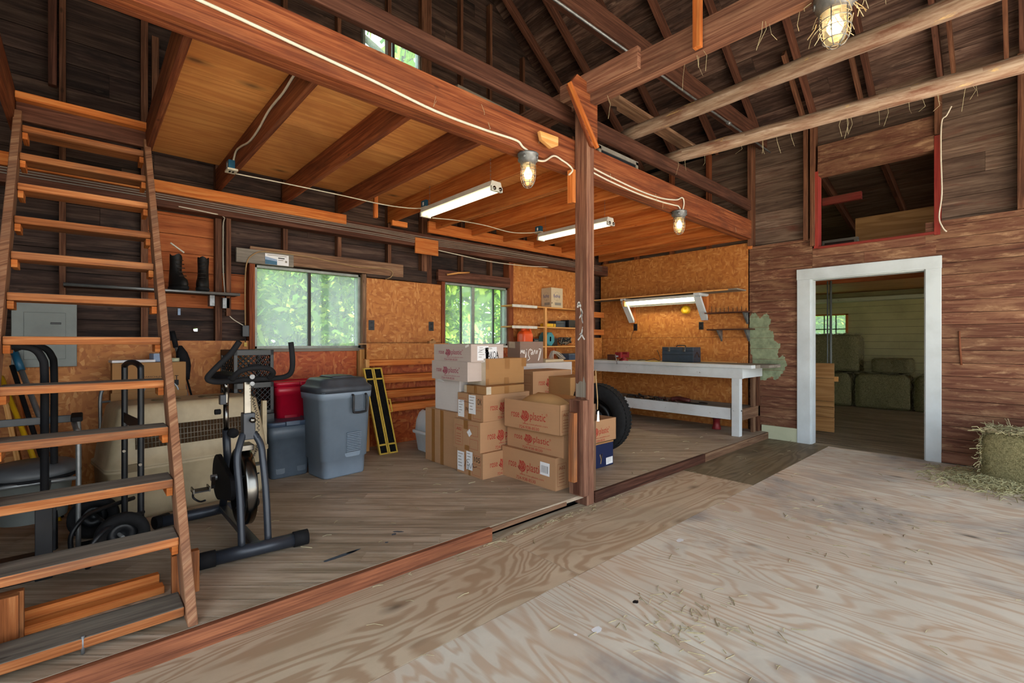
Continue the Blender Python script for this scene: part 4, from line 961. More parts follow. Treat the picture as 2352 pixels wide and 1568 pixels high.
mb = MB(); mb.prism(rrect(.035, .60, .155, .73, .012), .004, frame((0, -.2235, 0), (1, 0, 0), (0, 0, 1)), 'tote_blue'); mb.obj('handle_recess', t)
def tote(name, label, loc, rz, w, d, h, mat, lidmat, taper=.86):
    t = thing(name, label, 'tote', loc, rz)
    mb = MB(); mb.loft(bin_rings(w, d, [(0, taper - .03), (.01, taper), (h * .72, .965), (h * .722, .99), (h - .02, 1.0)], .05), mat)
    for sx in (-1, 1): mb.prism(rrect(sx * w * .24 - w * .10, .04, sx * w * .24 + w * .10, h * .62, .015), .006, frame((0, -d * taper / 2 - .003, 0), (1, 0, 0), (0, .06 * d, h)), mat)
    mb.obj('tub', t)
    mb = MB(); mb.loft(bin_rings(w, d, [(h - .03, 1.02), (h - .005, 1.06), (h + .012, 1.06), (h + .014, .98), (h + .004, .95), (h + .004, .7)], .055), lidmat); mb.obj('lid', t)
    mb = MB(); mb.box(-.06, -d / 2 - .03, h - .02, .06, -d / 2 - .008, h + .018, lidmat); mb.obj('latch', t, bev=.004)
    return t
tote('storage_tote', 'grey storage tote with dark blue lid beside the trash can', (1.375, 4.66, DK), math.radians(4), .38, .40, .49, 'tote_blue', 'tote_lid')
tote('storage_tote', 'bright red storage tote set behind the grey one', (1.60, 4.91, DK + .42), 0, .55, .36, .40, 'red_plastic', 'red_plastic', .9)
mb = MB(); mb.loft(bin_rings(.50, .34, [(0, .9), (.40, 1.0), (.415, 1.0)], .04), 'tote_blue'); one('storage_tote', mb, 'plain grey tote hidden under the red one', 'tote', (1.62, 4.93, DK))
# litter box
t = thing('litter_box', 'white hooded cat litter box beside the big brown carton', 'litter box', (2.93, 4.48, DK), math.radians(0))
mb = MB(); mb.loft(bin_rings(.34, .44, [(0, .82), (.01, .86), (.19, .98), (.20, 1.10), (.225, 1.12), (.228, 1.0)], .06), 'white_plastic'); mb.obj('pan', t)
mb = MB(); mb.loft([[(p[0] + o_, p[1], z) for p in rrect(-.165 * s_, -.215 * s_, .165 * s_, .215 * s_, .05)] for z, s_, o_ in ((.228, 1.0, 0), (.34, .95, .0), (.42, .86, .01), (.45, .75, .015), (.455, .5, .015))], 'white_plastic'); 
for i in range(5): mb.box(-.10, -.12 + i * .05, .452, .05, -.10 + i * .05, .458, 'dark_recess')
mb.obj('hood', t)
# folding ramp
t = thing('folding_ramp', 'yellow framed folding ramp with black grit faces leaning on the slats', 'ramp', (2.465, 4.70, DK))
Mr = Matrix.Rotation(math.radians(-9.5), 4, 'X') @ Matrix.Rotation(math.radians(7), 4, 'Y') if False else Matrix.Rotation(math.atan2(.18, .93), 4, 'X') @ Matrix.Identity(4)
Mr = Matrix(((1, 0, -.11, 0), (0, 1, .17, 0), (0, 0, .93, 0), (0, 0, 0, 1)))
for k, xo in enumerate((-.105, .005)):
    mb = MB(); mb.box(xo, 0, 0, xo + .10, .02, 1.0, 'grit_black', 2, .5, Mr); p = mb.obj('ramp_leaf', t)
    fr = MB(); e = .013
    fr.box(xo - .002, -.006, 0, xo + e, .024, 1.0, 'frame_yellow', 2, .5, Mr); fr.box(xo + .10 - e, -.006, 0, xo + .102, .024, 1.0, 'frame_yellow', 2, .5, Mr)
    for z in (0, .10, .86, .985): fr.box(xo, -.006, z, xo + .10, .024, z + (.018 if 0 < z < .9 else .015), 'frame_yellow', 0, .5, Mr)
    fr.obj('frame', p)
mb = MB(); mb.tube([Mr @ V(p) for p in ((.107, .01, .62), (.14, .01, .62), (.14, .01, .47), (.107, .01, .47))], .008, 'frame_yellow'); mb.obj('carry_handle', t)
# slatted bin front under the strandboard ledge
t = thing('slat_rack', 'slatted wooden rack with a strandboard ledge below the window wall panel', 'rack', (2.85, 5.05, DK))
mb = MB(); mb.box(-.53, -.12, 1.02, .56, -.105, 1.185, 'osb', 2); mb.box(-.53, -.12, 1.185, .56, .09, 1.197, 'osb', 0); mb.obj('ledge_board', t)
for (z0_, z1_) in ((.945, 1.01), (.745, .825), (.57, .645), (.41, .485)):
    mb = MB(); mb.box(-.49, -.10, z0_, .56, -.065, z1_, 'timber_orange', 0); mb.box(-.49, -.10, z1_, .56, .08, z1_ + .012, 'timber_orange', 0); mb.obj('slat', t, bev=.003)
mb = MB(); mb.box(-.53, -.10, 0, -.49, -.06, 1.02, 'pine', 2); mb.obj('rack_post', t, bev=.003)
mb = MB(); mb.box(.52, -.06, 0, .56, .08, 1.02, 'pine', 2); mb.obj('rack_post', t, bev=.003)
mb = MB(); mb.box(-.49, .085, .0, .56, .095, 1.02, 'osb_red', 2); mb.obj('back_panel', t)
mb = MB(); mb.prism([(0, 0), (.09, 0), (.09, .035), (.07, .03), (.06, .05), (.045, .03), (.0, .03)], .05, frame((3.13, 4.985, 1.288), (1, 0, 0), (0, 0, 1)), 'cardboard_brown'); one('torn_scrap', mb, 'torn cardboard scrap on the ledge before the second window', 'cardboard')

# ================================================================== milk crates
def crate(name, label, loc, rz):
    t = thing(name, label, 'crate', loc, rz, 'black milk crates'); w = .165; h = .285; mb = MB(); k = .012
    mb.box(-w, -w, 0, w, w, .014, 'crate_plastic')
    for sx in (-1, 1):
        for sy in (-1, 1): mb.box(sx * w, sy * w, 0, sx * (w - .03), sy * (w - .03), h, 'crate_plastic', 2)
    for z0_, z1_ in ((0, .035), (h - .05, h)):
        for q in (-1, 1): mb.box(-w, q * w, z0_, w, q * (w - k), z1_, 'crate_plastic', 0); mb.box(q * w, -w, z0_, q * (w - k), w, z1_, 'crate_plastic', 1)
    mb.obj('crate_frame', t, bev=.003)
    for ax in (0, 1):
        for q in (-1, 1):
            mb = MB()
            for i in range(-6, 7):
                for sl in (-1, 1):
                    a0 = i * .045; z0_, z1_ = .035, h - .05; L_ = z1_ - z0_; x0_, x1_ = a0, a0 + sl * L_
                    lo, hi = -w + .03, w - .03; t0_, t1_ = 0, 1
                    dx = x1_ - x0_
                    ta, tb = sorted(((lo - x0_) / dx, (hi - x0_) / dx)); t0_, t1_ = max(0, ta), min(1, tb)
                    if t1_ - t0_ < .05: continue
                    P = [(x0_ + dx * tt, q * (w - .006), z0_ + L_ * tt) for tt in (t0_, t1_)]
                    if ax: P = [(p[1], p[0], p[2]) for p in P]
                    mb.tube(P, .0042, 'crate_plastic', 4, False, False)
            mb.obj('lattice_side', t)
    return t
crate('milk_crate', 'black lattice milk crate standing on its twin below the first window', (1.10, 4.77, .95), .12)
crate('milk_crate', 'black lattice milk crate below its twin, behind the bike', (1.10, 4.77, .66), .12)
mb = MB(); mb.box(-.17, -.17, 0, .17, .17, .57, 'crate_plastic'); 
for i in range(4): mb.box(-.172, -.175, .05 + .13 * i, .172, -.165, .06 + .13 * i, 'black_metal')
one('plastic_bin', mb, 'dark solid bin at the bottom of the milk crate stack', 'bin', (1.10, 4.77, DK), .12, bev=.008)

# ================================================================== pet kennel
t = thing('pet_kennel', 'big beige plastic pet kennel with wire vents behind the ladder', 'kennel', (.59, 4.42, DK), math.radians(8)); t.scale = (1.08, 1, 1.17)
Lk, Wk = .94, .56
def krings(zs): return [ring(rrect(-Lk * s_ / 2, -Wk * s_ / 2, Lk * s_ / 2, Wk * s_ / 2, .07), z) for z, s_ in zs]
mb = MB(); mb.loft(krings([(0, .95), (.02, .97), (.28, 1.0), (.285, 1.03), (.30, 1.03)]), 'beige_plastic'); mb.obj('lower_shell', t)
mb = MB(); mb.loft(krings([(.30, 1.03), (.312, 1.03), (.315, 1.0), (.40, .975), (.59, .90), (.64, .88), (.662, .83), (.665, .6)]), 'beige_plastic')
for xo in (-.12, .16):
    M = Matrix.Translation((xo, -.02, .6655)); mb.lathe([(.085, .0), (.085, .004), (.075, .004), (.07, -.0), (.0, .0005)], 'beige_dark', 24, M)
mb.obj('upper_shell', t)
mb = MB(); fy = lambda z: -Wk / 2 * (.975 - (z - .40) * .395) - .004
def pan(x0_, x1_, z0_, z1_, mat, off): mb.face([(x0_, fy(z0_) - off, z0_), (x1_, fy(z0_) - off, z0_), (x1_, fy(z1_) - off, z1_), (x0_, fy(z1_) - off, z1_)], mat)
pan(-.34, .34, .41, .535, 'vent_brown', 0)
for i in range(35):
    x = -.335 + i * .0197; mb.tube([(x, fy(.41) - .005, .41), (x, fy(.535) - .005, .535)], .0022, 'wire_grey', 4)
for z in (.44, .47, .505): mb.tube([(-.34, fy(z) - .008, z), (.34, fy(z) - .008, z)], .0022, 'wire_grey', 4)
mb.obj('wire_vent', t)
mb = MB(); mb.box(-.40, -Wk / 2 - .012, .285, -.30, -Wk / 2 + .005, .33, 'beige_dark'); mb.box(.30, -Wk / 2 - .012, .285, .40, -Wk / 2 + .005, .33, 'beige_dark'); mb.obj('latch', t, bev=.003)
mb = MB()
for i in range(8): mb.tube([(Lk / 2 * 1.0 + .012 - .02 * 0, -.17 + i * .045, .10), (Lk / 2 * .93 + .012, -.17 + i * .045, .58)], .003, 'wire_grey', 5)
for z in (.12, .3, .5): mb.tube([(Lk / 2 + .012 - (z - .1) * .07, -.18, z), (Lk / 2 + .012 - (z - .1) * .07, .16, z)], .003, 'wire_grey', 5)
mb.box(Lk / 2 * .96, -.21, .08, Lk / 2 + .012, -.18, .62, 'beige_plastic', 2); mb.obj('door', t)

# ================================================================== exercise bike
t = thing('exercise_bike', 'black exercise bike with a chrome flywheel standing by the ladder', 'exercise bike', (.715, 3.40, DK))
def Bk(x, y, z): return (x - .715, y - 3.40, z - DK)
mb = MB(); mb.tube([Bk(.50, 2.965, .135), Bk(.95, 2.925, .135)], .038, 'bike_metal', 14); p = mb.obj('front_foot', t)
for a, b, x in ((.44, .53, 0), (.92, 1.0, 1)):
    q = MB(); q.tube([Bk(a, 2.97 - .085 * (a - .46), .135), Bk(b, 2.97 - .085 * (b - .46), .135)], .044, 'foam', 14); q.obj('end_cap', p)
mb = MB(); mb.tube([Bk(.38, 3.80, .135), Bk(.90, 3.83, .135)], .036, 'bike_metal', 14); p = mb.obj('rear_foot', t)
for a, b in ((.34, .42), (.87, .94)):
    q = MB(); q.tube([Bk(a, 3.80, .135), Bk(b, 3.83, .135)], .041, 'foam', 14); q.obj('end_cap', p)
mb = MB(); mb.beam(Bk(.725, 3.80, .145), Bk(.725, 2.97, .150), .05, .035, 'bike_metal'); mb.obj('base_rail', t, bev=.004)
for sx, x0_, x1_ in ((-1, .655, .695), (1, .79, .750)):
    mb = MB(); mb.tube(spline([Bk(x0_, 2.955, .15), Bk(x0_ - sx * .0, 3.00, .42), Bk(x0_ + (-.004 if sx < 0 else -.006), 3.045, .62), Bk(x0_ + (.012 if sx < 0 else -.012), 3.07, .70), Bk(x1_, 3.10, .765)], 5), .0195, 'bike_metal', 12); mb.obj('front_leg', t)
mb = MB(); mb.box(*Bk(.692, 3.08, .73), *Bk(.755, 3.15, .885), 'bike_metal', 2); neck = mb.obj('neck_clamp', t, bev=.004)
q = MB(); q.lathe([(.016, 0), (.016, .03), (.0, .03)], 'chrome', 14, Matrix.Translation(Bk(.735, 3.08, .845)) @ Matrix.Rotation(PI / 2, 4, 'X')); q.obj('clamp_bolt', neck)
mb = MB(); mb.box(*Bk(.699, 3.092, .88), *Bk(.735, 3.125, 1.085), 'chrome', 2); mb.obj('handlebar_post', t, bev=.003)
mb = MB(); pts = [Bk(.640, 2.94, 1.305), Bk(.60, 2.965, 1.235), Bk(.53, 2.98, 1.155), Bk(.500, 3.0, 1.105), Bk(.54, 3.02, 1.083), Bk(.62, 3.06, 1.08), Bk(.72, 3.075, 1.084), Bk(.83, 3.06, 1.085), Bk(.895, 3.02, 1.092), Bk(.925, 2.99, 1.12), Bk(.928, 2.97, 1.19), Bk(.915, 2.96, 1.30)]
mb.tube(spline(pts, 5), .0155, 'foam', 12); hb = mb.obj('handlebar', t)
q = MB(); q.tube(spline([Bk(.625, 3.04, 1.09), Bk(.65, 2.99, 1.135), Bk(.715, 2.965, 1.155), Bk(.79, 2.97, 1.15), Bk(.83, 3.0, 1.12), Bk(.82, 3.045, 1.09)], 5), .0145, 'foam', 12); q.obj('inner_grip', hb)
q = MB(); q.box(*Bk(.70, 3.0, 1.135), *Bk(.755, 3.03, 1.175), 'foam'); q.obj('display', hb, bev=.006)
q = MB(); q.tube([Bk(.728, 3.04, 1.10), Bk(.728, 3.055, 1.10)], .014, 'galv'); q.tube([Bk(.728, 3.04, 1.06), Bk(.728, 3.055, 1.06)], .013, 'galv'); q.obj('stem_bolts', hb)
q = MB(); co = []
for i in range(220):
    u = i / 219; a = u * 2 * PI * 26; c = spline([Bk(.735, 3.07, 1.06), Bk(.742, 3.07, .95), Bk(.762, 3.06, .85), Bk(.765, 3.08, .70), Bk(.755, 3.12, .62)], 60); pt = c[min(int(u * (len(c) - 1)), len(c) - 1)]
    co.append(pt + V((.006 * math.cos(a), .006 * math.sin(a), 0)))
q.tube(co, .0018, 'foam', 4); q.obj('coiled_cord', t)
# flywheel
Mf = Matrix.Translation(Bk(.725, 3.245, .425)) @ Matrix.Rotation(PI / 2, 4, 'Y')
mb = MB(); mb.lathe([(.228, -.03), (.232, -.026), (.232, .026), (.228, .03)], 'chrome', 64, Mf); mb.lathe([(.228, -.03), (.205, -.03), (.20, -.012), (.06, -.014), (.05, -.03), (.0, -.03)], 'steel_black', 56, Mf); mb.lathe([(.228, .03), (.205, .03), (.20, .012), (.06, .014), (.05, .03), (.0, .03)], 'steel_black', 56, Mf)
for k in range(5):
    a = 2 * PI * k / 5; mb.tube([Mf @ V((r * math.cos(a + (r - .06) * 4), r * math.sin(a + (r - .06) * 4), s_)) for s_ in (-.017,) for r in (.06, .1, .14, .18)], .007, 'bike_metal', 6)
fw = mb.obj('flywheel', t)
q = MB(); q.tube([Mf @ V((0, 0, -.055)), Mf @ V((0, 0, .055))], .016, 'galv'); q.obj('hub', fw)
mb = MB(); mb.box(*Bk(.69, 3.13, .655), *Bk(.76, 3.24, .69), 'chrome'); mb.obj('brake_shoe', t, bev=.004)
# chain cover, cranks, seat
mb = MB(); Mc = Matrix.Translation(Bk(.668, 3.56, .425)) @ Matrix.Rotation(-PI / 2, 4, 'Y')
P = []
for i in range(20): a = PI / 2 + PI * i / 19; P.append((.14 * math.sin(a) if False else .14 * math.cos(a - PI / 2) * 1.0, .14 * math.sin(a - PI / 2)))
poly = [(.13 * math.cos(math.radians(a)), .13 * math.sin(math.radians(a)) + 0) for a in range(0, 360, 15)]
def oval(cy0, r0, cy1, r1, n=14):
    return [(r0 * math.sin(math.radians(a)), cy0 + r0 * math.cos(math.radians(a))) for a in [90 - 180 * i / n for i in range(n + 1)]] + [(r1 * math.sin(math.radians(a)), cy1 + r1 * math.cos(math.radians(a))) for a in [-90 - 180 * i / n for i in range(n + 1)]]
M2 = frame(Bk(.672, 3.56, .425), (0, -1, 0), (0, 0, 1))
ov = [(.145 * math.cos(math.radians(a)), .145 * math.sin(math.radians(a))) for a in range(60, 301, 12)] + [(.32 + .075 * math.cos(math.radians(a)), .075 * math.sin(math.radians(a))) for a in range(-75, 76, 15)]
mb.prism(ov, .028, M2, 'foam'); mb.obj('chain_cover', t, bev=.005)
mb = MB(); mb.tube([Bk(.71, 3.56, .425), Bk(.61, 3.56, .425)], .02, 'galv'); mb.beam(Bk(.625, 3.56, .425), Bk(.60, 3.43, .40), .02, .024, 'black_metal'); mb.beam(Bk(.72, 3.56, .425), Bk(.82, 3.56, .425), .02, .02, 'black_metal'); mb.beam(Bk(.83, 3.56, .425), Bk(.845, 3.69, .445), .02, .024, 'black_metal'); cr = mb.obj('crank', t)
for (x, y, z, sx) in ((.535, 3.43, .40, -1), (.90, 3.69, .447, 1)):
    q = MB(); q.box(*Bk(x - .045, y - .04, z - .012), *Bk(x + .045, y + .04, z - .004), 'black_metal'); 
    for u in (-.045, .037): q.box(*Bk(x + u, y - .045, z - .014), *Bk(x + u + .008, y + .045, z + .012), 'chrome')
    q.tube(spline([Bk(x - .03, y + .03, z - .01), Bk(x - .03, y + .06, z - .06), Bk(x, y + .03, z - .085), Bk(x + .02, y - .02, z - .07)], 4), .006, 'black_metal', 6); q.obj('pedal', cr)
mb = MB(); mb.tube([Bk(.725, 3.80, .16), Bk(.722, 3.64, .50), Bk(.705, 3.60, .72)], .024, 'bike_metal', 12); mb.obj('seat_tube', t)
mb = MB(); mb.tube([Bk(.706, 3.605, .70), Bk(.704, 3.60, .90)], .0165, 'chrome', 12); mb.tube(spline([Bk(.704, 3.60, .88), Bk(.706, 3.60, .97), Bk(.70, 3.58, 1.01), Bk(.695, 3.60, 1.04)], 5), .0165, 'chrome', 12); mb.obj('seat_post', t)
mb = MB(); mb.lathe([(.0, 0), (.032, 0), (.032, .035), (.0, .035)], 'foam', 12, Matrix.Translation(Bk(.735, 3.57, .70)) @ Matrix.Rotation(PI / 2, 4, 'X')); mb.obj('seat_knob', t)
mb = MB(); mb.box(*Bk(.665, 3.57, .89), *Bk(.70, 3.62, .955), 'bike_metal'); mb.tube([Bk(.67, 3.58, .845), Bk(.635, 3.58, .845)], .018, 'foam', 8); mb.obj('slide_clamp', t, bev=.003)
mb = MB(); rg = []
for u, w_, zt in ((0, .02, .0), (.05, .03, .004), (.12, .045, .006), (.18, .085, .012), (.24, .10, .02), (.275, .07, .022)):
    rg.append([(w_ * math.cos(2 * PI * k / 12), 3.50 + u - 3.40, 1.055 - DK + zt + .028 * math.sin(2 * PI * k / 12)) for k in range(12)])
mb.loft(rg, 'foam'); so = mb.obj('saddle', t, sub=1)

# ================================================================== hand trucks
t = thing('hand_truck', 'black hand truck with fat tires standing in front of the kennel', 'hand truck', (.22, 3.70, DK))
def Ht(x, y, z): return (x - .22, y - 3.70, z - DK)
mb = MB(); mb.tube(spline([Ht(.195, 3.85, .16), Ht(.195, 3.85, .60), Ht(.195, 3.85, 1.10), Ht(.197, 3.835, 1.155), Ht(.215, 3.76, 1.175), Ht(.235, 3.66, 1.175), Ht(.252, 3.575, 1.155), Ht(.255, 3.56, 1.10), Ht(.255, 3.56, .60), Ht(.255, 3.56, .13)], 4), .0165, 'black_metal', 12); mb.obj('handle_frame', t)
mb = MB(); mb.hexa([V(Ht(*p)) for p in ((.188, 3.84, .80), (.188, 3.84, .86), (.192, 3.84, .80), (.192, 3.84, .86), (.248, 3.57, .76), (.248, 3.57, .84), (.252, 3.57, .76), (.252, 3.57, .84))], 'black_metal'); mb.obj('cross_plate', t)
mb = MB()
for (x, y, z) in ((.19, 3.83, .62), (.25, 3.545, .58)): mb.tube([Ht(x, y, z), Ht(x, y - .02, z)], .009, 'chrome', 8)
mb.obj('frame_bolts', t)
def tirewheel(parent, c, r, w, ax='Y'):
    M = Matrix.Translation(c) @ Matrix.Rotation(PI / 2, 4, 'X'); mb = MB()
    mb.lathe([(r * .55, -w * .35), (r * .8, -w * .5), (r * .96, -w * .38), (r, -w * .2), (r, w * .2), (r * .96, w * .38), (r * .8, w * .5), (r * .55, w * .35), (r * .55, -w * .35)], 'rubber', 36, M); o = mb.obj('wheel', parent)
    q = MB(); q.lathe([(r * .56, -w * .3), (r * .5, -w * .1), (r * .2, -w * .12), (r * .18, -w * .4), (.0, -w * .4)], 'black_metal', 24, M); q.obj('rim', o)
tirewheel(t, Ht(.165, 3.44, .215), .125, .075); tirewheel(t, Ht(.05, 3.92, .215), .125, .075)
mb = MB(); mb.tube([Ht(.165, 3.40, .215), Ht(.06, 3.95, .215)], .010, 'galv'); mb.obj('axle', t)
for (ya, xo) in ((3.36, .02), (3.72, -.05)):
    mb = MB(); mb.tube(spline([Ht(.26 + xo * .3, ya + .20, .29), Ht(.10 + xo, ya + .06, .285), Ht(.04 + xo, ya, .26), Ht(.0 + xo, ya - .02, .19), Ht(.0 + xo, ya - .02, .11)], 5), .013, 'black_metal', 10); mb.obj('wheel_guard', t)
mb = MB(); mb.box(*Ht(-.02, 3.55, .092), *Ht(.22, 3.84, .100), 'black_metal'); mb.obj('toe_plate', t)
t = thing('hand_truck', 'tall black hand truck with curved-back handles near the mop handles', 'hand truck', (-.145, 3.6, DK))
for y in (3.40, 3.85):
    x = -.145 if y < 3.5 else -.125
    mb = MB(); mb.tube(spline([(x + .145, y - 3.6, 0.0), (x + .145, y - 3.6, .60), (x + .145, y - 3.6, 1.04), (x + .135, y - 3.6, 1.13), (x + .10, y - 3.6, 1.18), (x + .03, y - 3.6, 1.19), (x - .02, y - 3.6, 1.17)], 5), .017, 'foam', 12); mb.obj('handle_tube', t)
mb = MB(); mb.box(-.035, -.22, .0, .03, -.19, .42, 'black_metal', 2); mb.box(-.03, .22, .0, .03, .25, .42, 'black_metal', 2)
for z in (.1, .4): mb.box(-.012, -.2, z, .012, .25, z + .03, 'black_metal', 1)
mb.box(-.22, -.2, .0, 0, .25, .008, 'black_metal'); mb.obj('lower_frame', t, bev=.003)

# ================================================================== aluminium walker behind the kennel
t = thing('folding_walker', 'aluminium folding walker frame behind the kennel', 'walker', (.35, 4.86, DK))
for k, (xa, xb) in enumerate(((.10, .36), (.36, .60))):
    mb = MB(); mb.tube(spline([(xa - .35, 0, 0), (xa - .35, 0, .60), (xa - .35, 0, .78), (xa - .33, 0, .85), (xa - .28, 0, .885), (xb - .42, 0, .885), (xb - .37, 0, .85), (xb - .35, 0, .78), (xb - .35, 0, .60), (xb - .35, 0, 0)], 4), .0125, 'alu', 10); o = mb.obj('side_frame', t)
    q = MB(); q.tube([(xa - .35, 0, .745), (xb - .35, 0, .755)], .009, 'alu', 8); q.obj('cross_bar', o)
# commode chair
t = thing('commode_chair', 'grey commode chair with a lidded pail beside the tall hand truck', 'commode chair', (-.22, 3.95, DK))
mb = MB(); mb.lathe([(.15, .18), (.175, .40), (.185, .41)], 'panel_grey', 28); mb.lathe([(.15, .18), (.0, .18)], 'panel_grey', 28); mb.obj('pail', t)
mb = MB(); mb.lathe([(.205, .44), (.215, .45), (.21, .475), (.17, .50), (.0, .505)], 'dish_grey', 32); mb.lathe([(.205, .42), (.215, .425), (.215, .435), (.2, .44)], 'foam', 32); mb.obj('lid', t)
for x in (-.22, .20):
    mb = MB(); mb.tube(spline([(x, -.20, 0), (x, -.20, .62), (x - .01, -.17, .70), (x - .02, -.05, .725), (x - .02, .15, .72), (x, .21, .66), (x, .21, .0)], 5), .013, 'alu', 10); o = mb.obj('arm_frame', t)
    q = MB(); q.box(x - .035, -.12, .735, x + .02, .13, .765, 'foam'); q.obj('armrest', o, bev=.008)
mb = MB(); mb.tube([(-.22, -.2, .42), (.20, -.2, .42)], .012, 'alu', 8); mb.obj('seat_rail', t); mb = MB(); mb.tube([(-.22, .2, .42), (.20, .2, .42)], .012, 'alu', 8); mb.obj('seat_rail', t); mb = MB(); mb.box(-.22, .185, .70, .20, .205, .745, 'dish_grey'); mb.obj('backrest', t, bev=.004)
# cleaning poles leaning in the corner by the ladder
def pole(name, label, p, q, r, mat, head=None):
    t = thing(name, label, 'pole', (p[0], p[1], DK)); mb = MB(); mb.tube([(0, 0, 0.0), (q[0] - p[0], q[1] - p[1], q[2] - DK)], r, mat, 10); o = mb.obj('handle', t)
    if head:
        d = (V(q) - V((p[0], p[1], DK))); e = V((q[0] - p[0], q[1] - p[1], q[2] - DK)); h = MB(); h.tube([e - d.normalized() * .12, e + d.normalized() * .03], r * 1.35, head, 10); h.obj('grip', t)
pole('mop_handle', 'silver pole with a blue grip leaning near the fuse panel', (-.03, 4.55), (-.365, 5.02, 1.20), .017, 'alu', 'box_blue')
pole('broom_handle', 'dark pole leaning beside the blue gripped pole', (-.11, 4.50), (-.385, 5.03, 1.13), .015, 'foam')
pole('broom_handle', 'yellow wooden handle leaning beneath the dark pole', (-.12, 4.42), (-.44, 5.04, 1.05), .016, 'yellow_plastic')
mb = MB(); mb.beam((-.28, 4.75, DK), (-.43, 5.05, .98), .03, .10, 'pine', up=(0, 1, 0)); one('leaning_board', mb, 'pale board leaning with the poles near the ladder', 'board', bev=.003)
mb = MB(); mb.beam((-.20, 4.70, DK), (-.36, 5.05, .92), .02, .08, 'timber_orange', up=(0, 1, 0)); one('leaning_board', mb, 'orange board leaning between the pale board and the poles', 'board', bev=.003)
# cartons on the far side of the kennel
mb = MB(); mb.box(-.24, -.14, 0, .24, .14, .235, 'cardboard_brown'); M = frame((-.24, -.14, 0), (1, 0, 0), (0, 0, 1)); mb.stroke([(.22, .10), (.34, .10)], .006, M, 'ink'); mb.text('WESCHLER', sub(M, .20, .11), 'ink', .12, .014)
mb.prism([(.40, .04), (.43, .04), (.43, .085), (.40, .085)], .001, M, 'ink'); mb.stroke([(.415, .085), (.415, .12)], .006, M, 'ink'); mb.stroke([(.402, .12), (.428, .12)], .005, M, 'ink')
one('carton', mb, 'brown carton by the wall with a small black bottle mark, upper one', 'box', (.41, 4.99, .90), 0, 'cartons behind the kennel', bev=.004)
mb = MB(); mb.box(-.25, -.15, 0, .25, .14, .81 , 'cardboard_brown'); mb.stroke([(0, .55), (.5, .55)], .004, frame((-.25, -.15, 0), (1, 0, 0), (0, 0, 1)), 'cardboard_inside'); one('carton', mb, 'tall brown carton by the wall under the bottle-marked one', 'box', (.41, 4.995, DK), 0, 'cartons behind the kennel', bev=.004)
mb = MB(); mb.box(-.14, -.08, 0, .14, .08, .02, 'label_white'); one('flat_box', mb, 'thin white box lying on the bottle-marked carton', 'box', (.30, 4.97, 1.136), .1, bev=.002)
mb = MB(); mb.box(-.05, -.04, 0, .05, .04, .07, 'blue_pastel'); one('small_box', mb, 'small pale blue box on the carton behind the ladder', 'box', (.475, 5.0, 1.136), .3, bev=.003)
mb = MB(); mb.lathe([(.0, 0), (.03, 0), (.03, .03), (.0, .03)], 'green_board', 14); one('small_jar', mb, 'little pale jar on the carton behind the ladder', 'jar', (.585, 4.93, 1.136))
# stick umbrella and cane
t = thing('folded_umbrella', 'folded black umbrella leaning on the wall behind the kennel', 'umbrella', (.80, 4.86, DK))
mb = MB(); A = V((0, 0, 0)); B = V((-.20, .20, 1.20)); mb.tube([A, B], .011, 'alu', 8); mb.obj('shaft', t)
mb = MB(); mb.tube([A.lerp(B, .97), A.lerp(B, 1.09)], .02, 'foam', 10); mb.obj('grip', t)
mb = MB(); rg = []
for i, w_ in enumerate((.012, .045, .055, .05, .03, .012)):
    c = A.lerp(B, .985 - .05 * i) + V((.035, -.01, 0)); rg.append([(c.x + w_ * math.cos(2 * PI * k / 10) * (1 if k % 2 else .75), c.y + .5 * w_ * math.sin(2 * PI * k / 10), c.z) for k in range(10)])
mb.loft(rg, 'foam'); mb.obj('canopy', t)
pole('walking_cane', 'thin white-tipped cane beside the folded umbrella', (.86, 4.84), (.66, 5.08, 1.10), .008, 'foam', 'label_white')
# ================================================================== workbench and what is on it
t = thing('workbench', 'long white painted workbench with a lower shelf along the door wall', 'workbench', (6.54, 3.8, DK))
def Wb(x, y, z): return (x - 6.54, y - 3.8, z - DK)
mb = MB(); mb.box(*Wb(6.17, 2.34, .968), *Wb(6.30, 5.10, 1.012), 'white_paint', 1)
for i in range(4): mb.box(*Wb(6.302 + i * .138, 2.20 + random.uniform(0, .03) if i else 2.33, .970), *Wb(6.437 + i * .138, 5.10, 1.010), 'board_grey', 1)
mb.obj('bench_top', t, bev=.004)
mb = MB(); mb.box(*Wb(6.20, 2.46, .835), *Wb(6.235, 5.08, .967), 'white_paint', 1); mb.box(*Wb(6.235, 2.46, .84), *Wb(6.86, 2.495, .967), 'white_paint', 0); mb.obj('apron', t, bev=.003)
for (x0_, y0_) in ((6.205, 2.50), (6.205, 4.95)):
    mb = MB(); mb.box(*Wb(x0_, y0_, DK), *Wb(x0_ + .085, y0_ + .10, .968), 'white_paint', 2); mb.obj('leg', t, bev=.004)
mb = MB(); mb.box(*Wb(6.80, 2.49, DK), *Wb(6.87, 2.56, .968), 'timber_stud', 2); mb.obj('leg', t, bev=.003)
mb = MB(); mb.box(*Wb(6.66, 2.50, DK), *Wb(6.74, 2.54, .968), 'timber_old', 2); mb.obj('leg', t, bev=.003)
mb = MB(); mb.box(*Wb(6.22, 2.62, .295), *Wb(6.255, 5.08, .445), 'white_paint', 1); mb.obj('shelf_rail', t, bev=.003)
mb = MB(); mb.box(*Wb(6.255, 2.50, .405), *Wb(6.86, 5.08, .430), 'board_grey', 1); mb.obj('lower_shelf', t, bev=.003)
mb = MB(); mb.box(*Wb(6.30, 2.49, .295), *Wb(6.86, 2.525, .44), 'timber_old', 0); mb.obj('end_rail', t, bev=.003)
